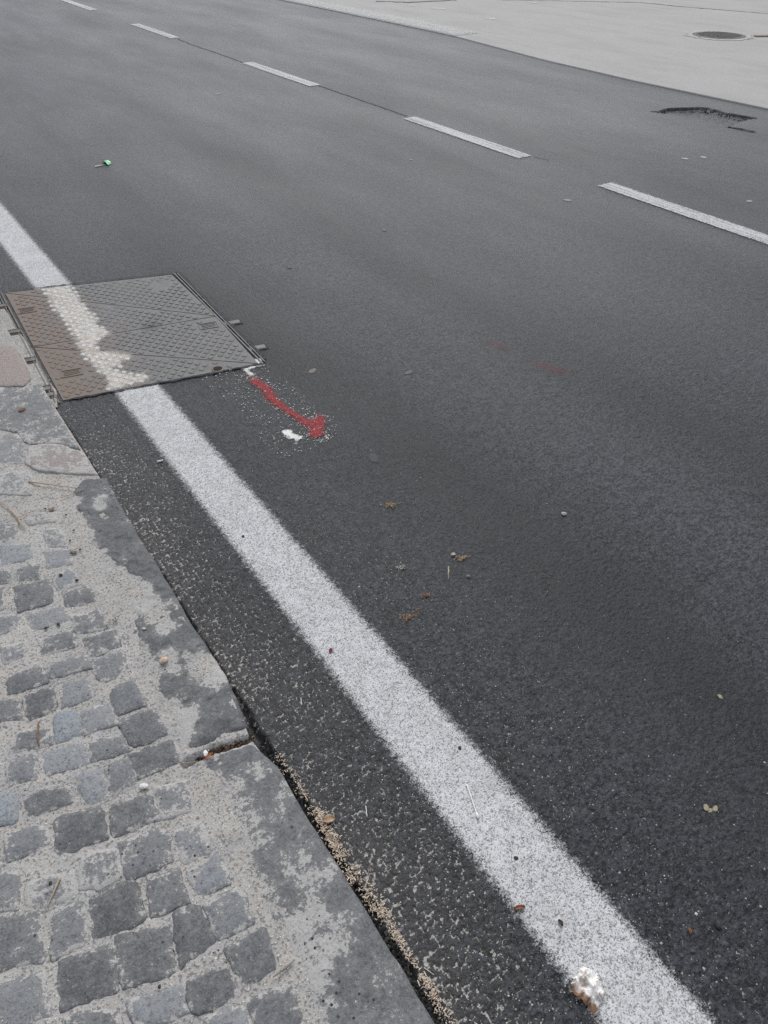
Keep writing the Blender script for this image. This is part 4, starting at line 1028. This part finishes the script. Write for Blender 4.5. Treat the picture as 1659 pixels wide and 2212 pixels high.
o.location = (*c, float(zroad(*c)[0]) + .0008); o.modifiers.new('thickness', 'SOLIDIFY').thickness = .0006
for pl in o.data.polygons: pl.use_smooth = False
tag(o, "crumpled white and brown scrap lying on the white line's kerb-side edge", "paper scrap")

a, b = LT['swab']
sw = empty('cotton_swab', (*a, float(zroad(*a)[0])))
tag(sw, "white cotton swab lying along the white line", "cotton swab")
va_ = np.array([0, 0, .0045]); vb_ = np.array([b[0] - a[0], b[1] - a[1], .0045])
V, F = tube([va_, (va_ + vb_) / 2, vb_], .0017, 8, 8); mesh_obj('stick', V, F, white, sw, True)
V, F = tube([along(va_, vb_, .86), along(va_, vb_, .93), vb_ + (vb_ - va_) * .03], [.0018, .0034, .0036, .0020], 8, 6); mesh_obj('cotton_tip', V, F, white, sw, True)
stick('paper_sliver', LT['sliver1'], .0011, white, "short white sliver on dark asphalt between the kerb and the cotton swab", "sliver")
stick('wood_sliver', LT['sliver2'], .0011, wood, "pale wood sliver beside the straw near the bottom kerb end", "sliver", sd=2)
stick('wood_sliver', LT['sliver3'], .0009, wood, "tiny pale splinter on asphalt level with the kerb joint", "sliver", sd=3)
stick('wood_sliver', LT['sliver4'], .0009, white, "thin white splinter upright beside the dark kerb stone's end", "sliver", sd=4)
stick('cigarette_butt', LT['butt'], .0035, white, "small white cigarette butt on asphalt between kerb and line below the iron cover", "cigarette butt", sides=8)
p0, p1, p2 = [np.array(p) for p in LT['green']]
gw = empty('green_wrapper', (*p1, float(zroad(*p1)[0]))); tag(gw, "small bright green and white wrapper lying alone on the lane", "wrapper")
gm = mat_simple("green_foil", (.03, .55, .10), (.08, .68, .20), 60., .35, .5)
def sheet(name, poly, zf, m, parent, n=12):
    p = np.array(poly, float); V = []; F = []
    for i in range(n):
        for j in range(5):
            u, v = i / (n - 1), j / 4
            q = (p[0] * (1 - u) + p[1] * u) * (1 - v) + (p[3] * (1 - u) + p[2] * u) * v; V.append((*q, zf(u, v)))
    for i in range(n - 1):
        for j in range(4): F.append((i * 5 + j, (i + 1) * 5 + j, (i + 1) * 5 + j + 1, i * 5 + j + 1))
    o = mesh_obj(name, V, F, m, parent, True); o.modifiers.new('thickness', 'SOLIDIFY').thickness = .0008; return o
ex = np.array([.832, -.555]); ey = np.array([.555, .832])
sheet('green_part', [tuple(ex * a + ey * b) for a, b in ((-.032, .040), (.036, -.045), (.046, .004), (-.010, .075))], lambda u, v: .004 + .016 * math.sin(math.pi * u) * (1 - .4 * v), gm, gw)
sheet('white_tab', [tuple(ex * a + ey * b) for a, b in ((-.050, -.075), (-.008, -.055), (.020, -.030), (-.046, -.052))], lambda u, v: .003 + .006 * u, white, gw)
sheet('white_tab', [tuple(ex * a + ey * b) for a, b in ((.016, .008), (.036, -.002), (.038, .022), (.010, .034))], lambda u, v: .018 - .008 * u, white, gw)

def leaf(name, a, b, wd, m, label, pave=False, curl=.004, sd=0, cat="leaf"):
    a, b = np.array(a), np.array(b); t = b - a; L = np.linalg.norm(t); t = t / L; nn = np.array([-t[1], t[0]]); V = []; F = []; r = np.random.default_rng(sd)
    for i in range(9):
        u = i / 8; w = wd * math.sin(math.pi * (u * .94 + .03)) ** .7 * r.uniform(.85, 1.1)
        for j in (-1, -.5, 0, .5, 1):
            q = a + t * L * u + nn * w * j; V.append((*q, z0(*a, pave) + .002 + curl * (j * j * .8 + .5 * math.sin(math.pi * u)) + r.uniform(0, .0008)))
    for i in range(8):
        for j in range(4): F.append((i * 5 + j, (i + 1) * 5 + j, (i + 1) * 5 + j + 1, i * 5 + j + 1))
    o = centred(name, V, F, m, label, cat, None, True); o.modifiers.new('thickness', 'SOLIDIFY').thickness = .0005; return o
redm = mat_simple("red_leaf", (.22, .03, .025), (.12, .03, .02), 150.); orm = mat_simple("rust_leaf", (.30, .12, .06), (.18, .08, .045), 150.); dkm = mat_simple("dark_leaf", (.10, .06, .04), (.06, .04, .03), 150.)
q = np.array(LT['red'][0]); leaf('leaf_fragment', q + [-.006, -.004], q + [.006, .005], .004, redm, "dark red leaf fragment near the middle of the white line", sd=1)
leaf('leaf_fragment', *LT['leaf1'], .004, orm, "rust brown leaf fragment straddling the white line's kerb-side edge", sd=2)
leaf('leaf_fragment', *LT['leaf2'], .0035, dkm, "dark brown curled leaf bit on the white line above the crumpled scrap", sd=3)
leaf('leaf_fragment', *LT['leaf3'], .0025, orm, "narrow tan leaf sliver on the lane at lower right", sd=4)
q = np.array(LT['leafstraw'][0]); leaf('dry_leaf', q + [-.012, .006], q + [.012, -.002], .009, mat_simple("dry_leaf", (.34, .22, .13), (.46, .34, .23), 90.), "curled dry brown leaf on the gutter straw", curl=.007, sd=5)
leaf('orange_leaf_bit', np.array(LT['p_orange_leaf'][0]) + [-.012, .0], np.array(LT['p_orange_leaf'][0]) + [.010, .006], .003, mat_simple("orange_leaf", (.42, .16, .06), (.30, .10, .05), 120.), "orange brown leaf bit wedged in the open kerb joint", True, sd=6)
q = np.array(LT['p_redbit'][0]); leaf('leaf_fragment', q + [-.014, 0], q + [.012, .004], .008, orm, "rusty leaf bit on the dark kerb stone beside the iron cover", True, sd=7)

blk = mat_simple("black_pebble", (.03, .03, .031), (.05, .05, .05), 200., .6)
dl = ["dark grey pebble on the lane at the lower right", "black pebble on the white line above the rust brown leaf bit", "black pebble near the top of the near white line's lane side", "black pebble on the lane-side rim of the white line near the bottom", "dark pebble on the white line just below the red arrow's level"]
for k, p in enumerate(LT['dpeb']): pebble_obj('pebble', p, .0065 if k == 0 else .0042, blk, dl[k], "pebble", sd=20 + k)
crm = mat_simple("yellow_crumb", (.36, .32, .22), (.25, .22, .15), 200.)
for k, p in enumerate(LT['crumbs']): pebble_obj('dry_crumb', p, (.0058, .0044, .0052, .0050)[k], crm, ["yellowish dry crumb, kerb-side one of three together on the right lane", "yellowish dry crumb, middle one of three together on the right lane", "yellowish dry crumb, outer one of three together on the right lane", "single yellowish crumb on the lane at the right edge"][k], "crumb", sd=30 + k, flat=.28, stretch=1.5)
pebble_obj('white_stone', LT['wstone'][0], .0068, mat_simple("white_stone", (.55, .54, .52), (.40, .39, .37), 200.), "small white angular stone alone on the dark lane", "stone", sd=40)
pebble_obj('orange_pebble', LT['p_orange'][0], .0095, mat_simple("orange_pebble", (.56, .38, .27), (.66, .53, .43), 120.), "peach orange pebble on the dusty kerb stone", "pebble", True, sd=41, stretch=1.05)
pebble_obj('white_pebble', LT['p_white'][0], .0066, mat_simple("white_pebble", (.74, .72, .69), (.66, .64, .61), 120.), "white pebble between the cobbles left of the near kerb stone", "pebble", True, sd=42, stretch=1.4)
pk = mat_simple("pinkish_pebble", (.45, .38, .32), (.36, .30, .26), 120.)
for k, p in enumerate(LT['p_pebble']): pebble_obj('pebble', p, .0085, pk, ["pinkish pebble in the dusty mortar beside the dark kerb stone", "pale pinkish pebble in the dusty mortar beside the twig with the red knot"][k], "pebble", True, sd=43 + k, stretch=1.4)
for k, p in enumerate(LT['p_chip']): pebble_obj('stone_chip', p, .0042, wood, ["pale chip on the round dark patch of kerb stone, kerb-inner one of two", "pale chip on the round dark patch of kerb stone, nearer the road"][k], "chip", True, sd=46 + k)
pebble_obj('white_shard', LT['p_shard'][0], .0055, white, "white shard lying in the open kerb joint", "shard", True, sd=48, stretch=1.5)
seed_l = ["largest black seed, in the mortar beside the dark cobble by the kerb", "black seed on the pale blue-grey cobble near the kerb mortar", "black seed below a pale streaked cobble, road-side one of two",
          "black seed below a pale streaked cobble, left one of two", "black seed beside the thin twig's tip", "tiny black seed in the mortar nearest the twig tip's pebble", "tiny black seed in the pale mortar by the dark kerb patch",
          "tiny black seed beside the pinkish mortar pebble", "black seed beside the pale thin stick among the left cobbles", "tiny black seed above the pinkish mortar pebble", "tiny black seed in a joint among the nearest cobbles"]
for k, p in enumerate(LT['p_seed']): pebble_obj('black_seed', p, .0042 if k < 4 else .0030, blk, seed_l[k], "seed", True, "black seeds scattered on the pavement", 50 + k)

stick('twig', LT['p_twig1'], [.0022, .0020, .0030, .0012], tan, "reddish tan twig with a knot lying on the pavement at the left edge", "twig", True, .0005, 1, .0012)
stick('twig', LT['p_twig1b'], .0011, tan, "thin tan twig running from the red knot towards the kerb", "twig", True, .001, 2, .001)
stick('twig', LT['p_twig2'], [.0030, .0018, .0014, .0012], tan, "long tan twig lying across the pavement below the iron cover", "twig", True, .001, 3, .001)
stick('twig', LT['p_twig2b'], .0011, tan, "thin pale stalk crossing the end of the long tan twig", "twig", True, .001, 4, .001)
stick('stick', LT['p_stick'], .0024, brown, "dark brown curved stick beside the pale blue cobble", "stick", True, .001, 5)
stick('stick', LT['p_pale'], [.0026, .0016, .0012], tan, "pale thin stick on the dusty gap among the near left cobbles", "stick", True, .001, 6)
stick('stick', LT['p_grey'], [.0010, .0024, .0014], greyw, "grey brown twig beside the near kerb stone's inner edge", "stick", True, .001, 7)
stick('pine_needle', LT['p_needle'], .0009, tan, "thin tan needle at the inner end of the open kerb joint", "needle", True, .001, 8)
stick('grass_stem', LT['stem'], [.0014, .0022, .0008, .0006], mat_simple("straw_stem", (.48, .42, .28), (.38, .33, .22), 90.), "straw coloured grass stem on the asphalt below the dried tufts", "stem", sd=9)
q = np.array(LT['petal'][0]); leaf('dry_petal', q + [-.006, .002], q + [.007, -.004], .005, mat_simple("petal", (.62, .56, .46), (.50, .40, .28), 120.), "cream dry petal beside the dried tuft on the lane", sd=8, cat="petal")
q = np.array(LT['curl'][0]); leaf('dry_curl', q + [-.005, .003], q + [.005, -.003], .003, mat_simple("curl", (.46, .36, .28), (.36, .26, .2), 120.), "small tan curl of husk on the lane below the grass stem", sd=9, cat="husk")
def tuft(p, size, label, m, sd, pave=False, stalk=True, n=46):
    r = np.random.default_rng(sd); V = []; F = []; z = z0(*p, pave)
    for k in range(n):
        o_ = r.normal(0, 1, 2) * size * np.array([.55, .30]) + (r.uniform(0, 1) < .3) * np.array([-.7, .5]) * size; a = r.uniform(0, 6.28); L = r.uniform(.15, .5) * size; w = r.uniform(.0006, .0013); b = len(V)
        for i in range(3):
            u = i / 2 - .5; cx_, cy_ = p[0] + o_[0] + math.cos(a + u * .9) * L * u, p[1] + o_[1] + math.sin(a + u * .9) * L * u; h = z + .001 + r.uniform(0, .004) + .002 * (1 - abs(u) * 2)
            V += [(cx_ - math.sin(a) * w, cy_ + math.cos(a) * w, h), (cx_ + math.sin(a) * w, cy_ - math.cos(a) * w, h + .0006)]
        F += [(b, b + 1, b + 3, b + 2), (b + 2, b + 3, b + 5, b + 4)]
    if stalk:
        a = r.uniform(-.6, .2); v2, f2 = tube([(p[0] + .3 * size, p[1], z + .003), (p[0] + size, p[1] - .3 * size, z + .004), (p[0] + 1.9 * size, p[1] - size * .5, z + .003)], .0007, 5, 5, sd)
        b = len(V); V += [tuple(v) for v in v2]; F += [tuple(i + b for i in f) for f in f2]
    return centred('dried_tuft', V, F, m, label, "dried plant")
tfm = mat_simple("dried_flower", (.36, .24, .11), (.48, .36, .21), 150.); tfd = mat_simple("dried_flower_dark", (.28, .15, .07), (.38, .24, .13), 150.)
tl_ = ["orange tan dried tuft with a pale stalk, farthest along the lane", "orange tan dried tuft beside the cream petal", "rusty dried tuft nearest the white line", "pale dried tuft between the other tufts and the white line", "faint rusty flattened tuft right of the rusty one"]
for k, p in enumerate(LT['tuft']): tuft(p, (.020, .015, .019, .012, .010)[k], tl_[k], tfm if k in (0, 1) else (tfd if k != 3 else wood), 70 + k, False, k in (0, 1))
tuft(LT['p_tuft'][0], .012, "brown dry tuft in the mortar beside the dusty kerb", greyw, 80, True, False, 30)

# flattened spots stuck to the road
gl = ["pinkish flattened gum spot beside the red arrow's tail", "large grey gum spot on the lane below the red arrow's head", "pale flattened spot on the lane right of the iron cover", "pale flattened spot on the far part of the near lane", "small pale spot near the second dash from the right", "pale flattened spot below the rightmost lane dash's end", "pale spot on the far lane, kerb-side one of a pair", "pale spot on the far lane, outer one of a pair", "pale spot on the far lane at the right edge", "grey flattened spot left of the faded red mark", "grey flattened spot near the iron cover's far corner"]
gcol = [(.22, .19, .18), (.085, .085, .09), (.20, .20, .205), (.30, .29, .285), (.30, .30, .30), (.32, .32, .32), (.40, .40, .40), (.40, .40, .40), (.36, .36, .36), (.15, .15, .155), (.14, .14, .145)]
for k, p in enumerate(LT['gum']):
    r = np.random.default_rng(90 + k); n = 18; dist = math.hypot(*p); s = (.016, .020, .016, .030, .016, .022, .024, .024, .022, .016, .014)[k]
    zz = float(zroad(*p)[0]) + .001; V = []; F = []
    jj = 1 + .22 * np.convolve(np.r_[r.uniform(-1, 1, n), 0, 0], [.4, .4, .2], 'valid')[:n]
    st_r = r.uniform(1.1, 1.9); an = r.uniform(0, 3.14)
    for f, h in ((1., -.002), (.97, .0006), (.7, .0011), (.35, .0012)):
        for i in range(n):
            a = 2 * math.pi * i / n; u_, v_ = s * f * jj[i] * math.cos(a) * st_r * .75, s * f * jj[i] * math.sin(a) * .8
            V.append((p[0] + u_ * math.cos(an) - v_ * math.sin(an), p[1] + u_ * math.sin(an) + v_ * math.cos(an), zz + h))
    for q in range(3):
        for i in range(n): F.append((q * n + i, q * n + (i + 1) % n, (q + 1) * n + (i + 1) % n, (q + 1) * n + i))
    F.append(tuple(range(3 * n, 4 * n)))
    centred('gum_spot', V, F, mat_simple("gum_%d" % k, gcol[k], tuple(c_ * .75 for c_ in gcol[k]), 90., .8), gl[k], "gum spot", None, True)
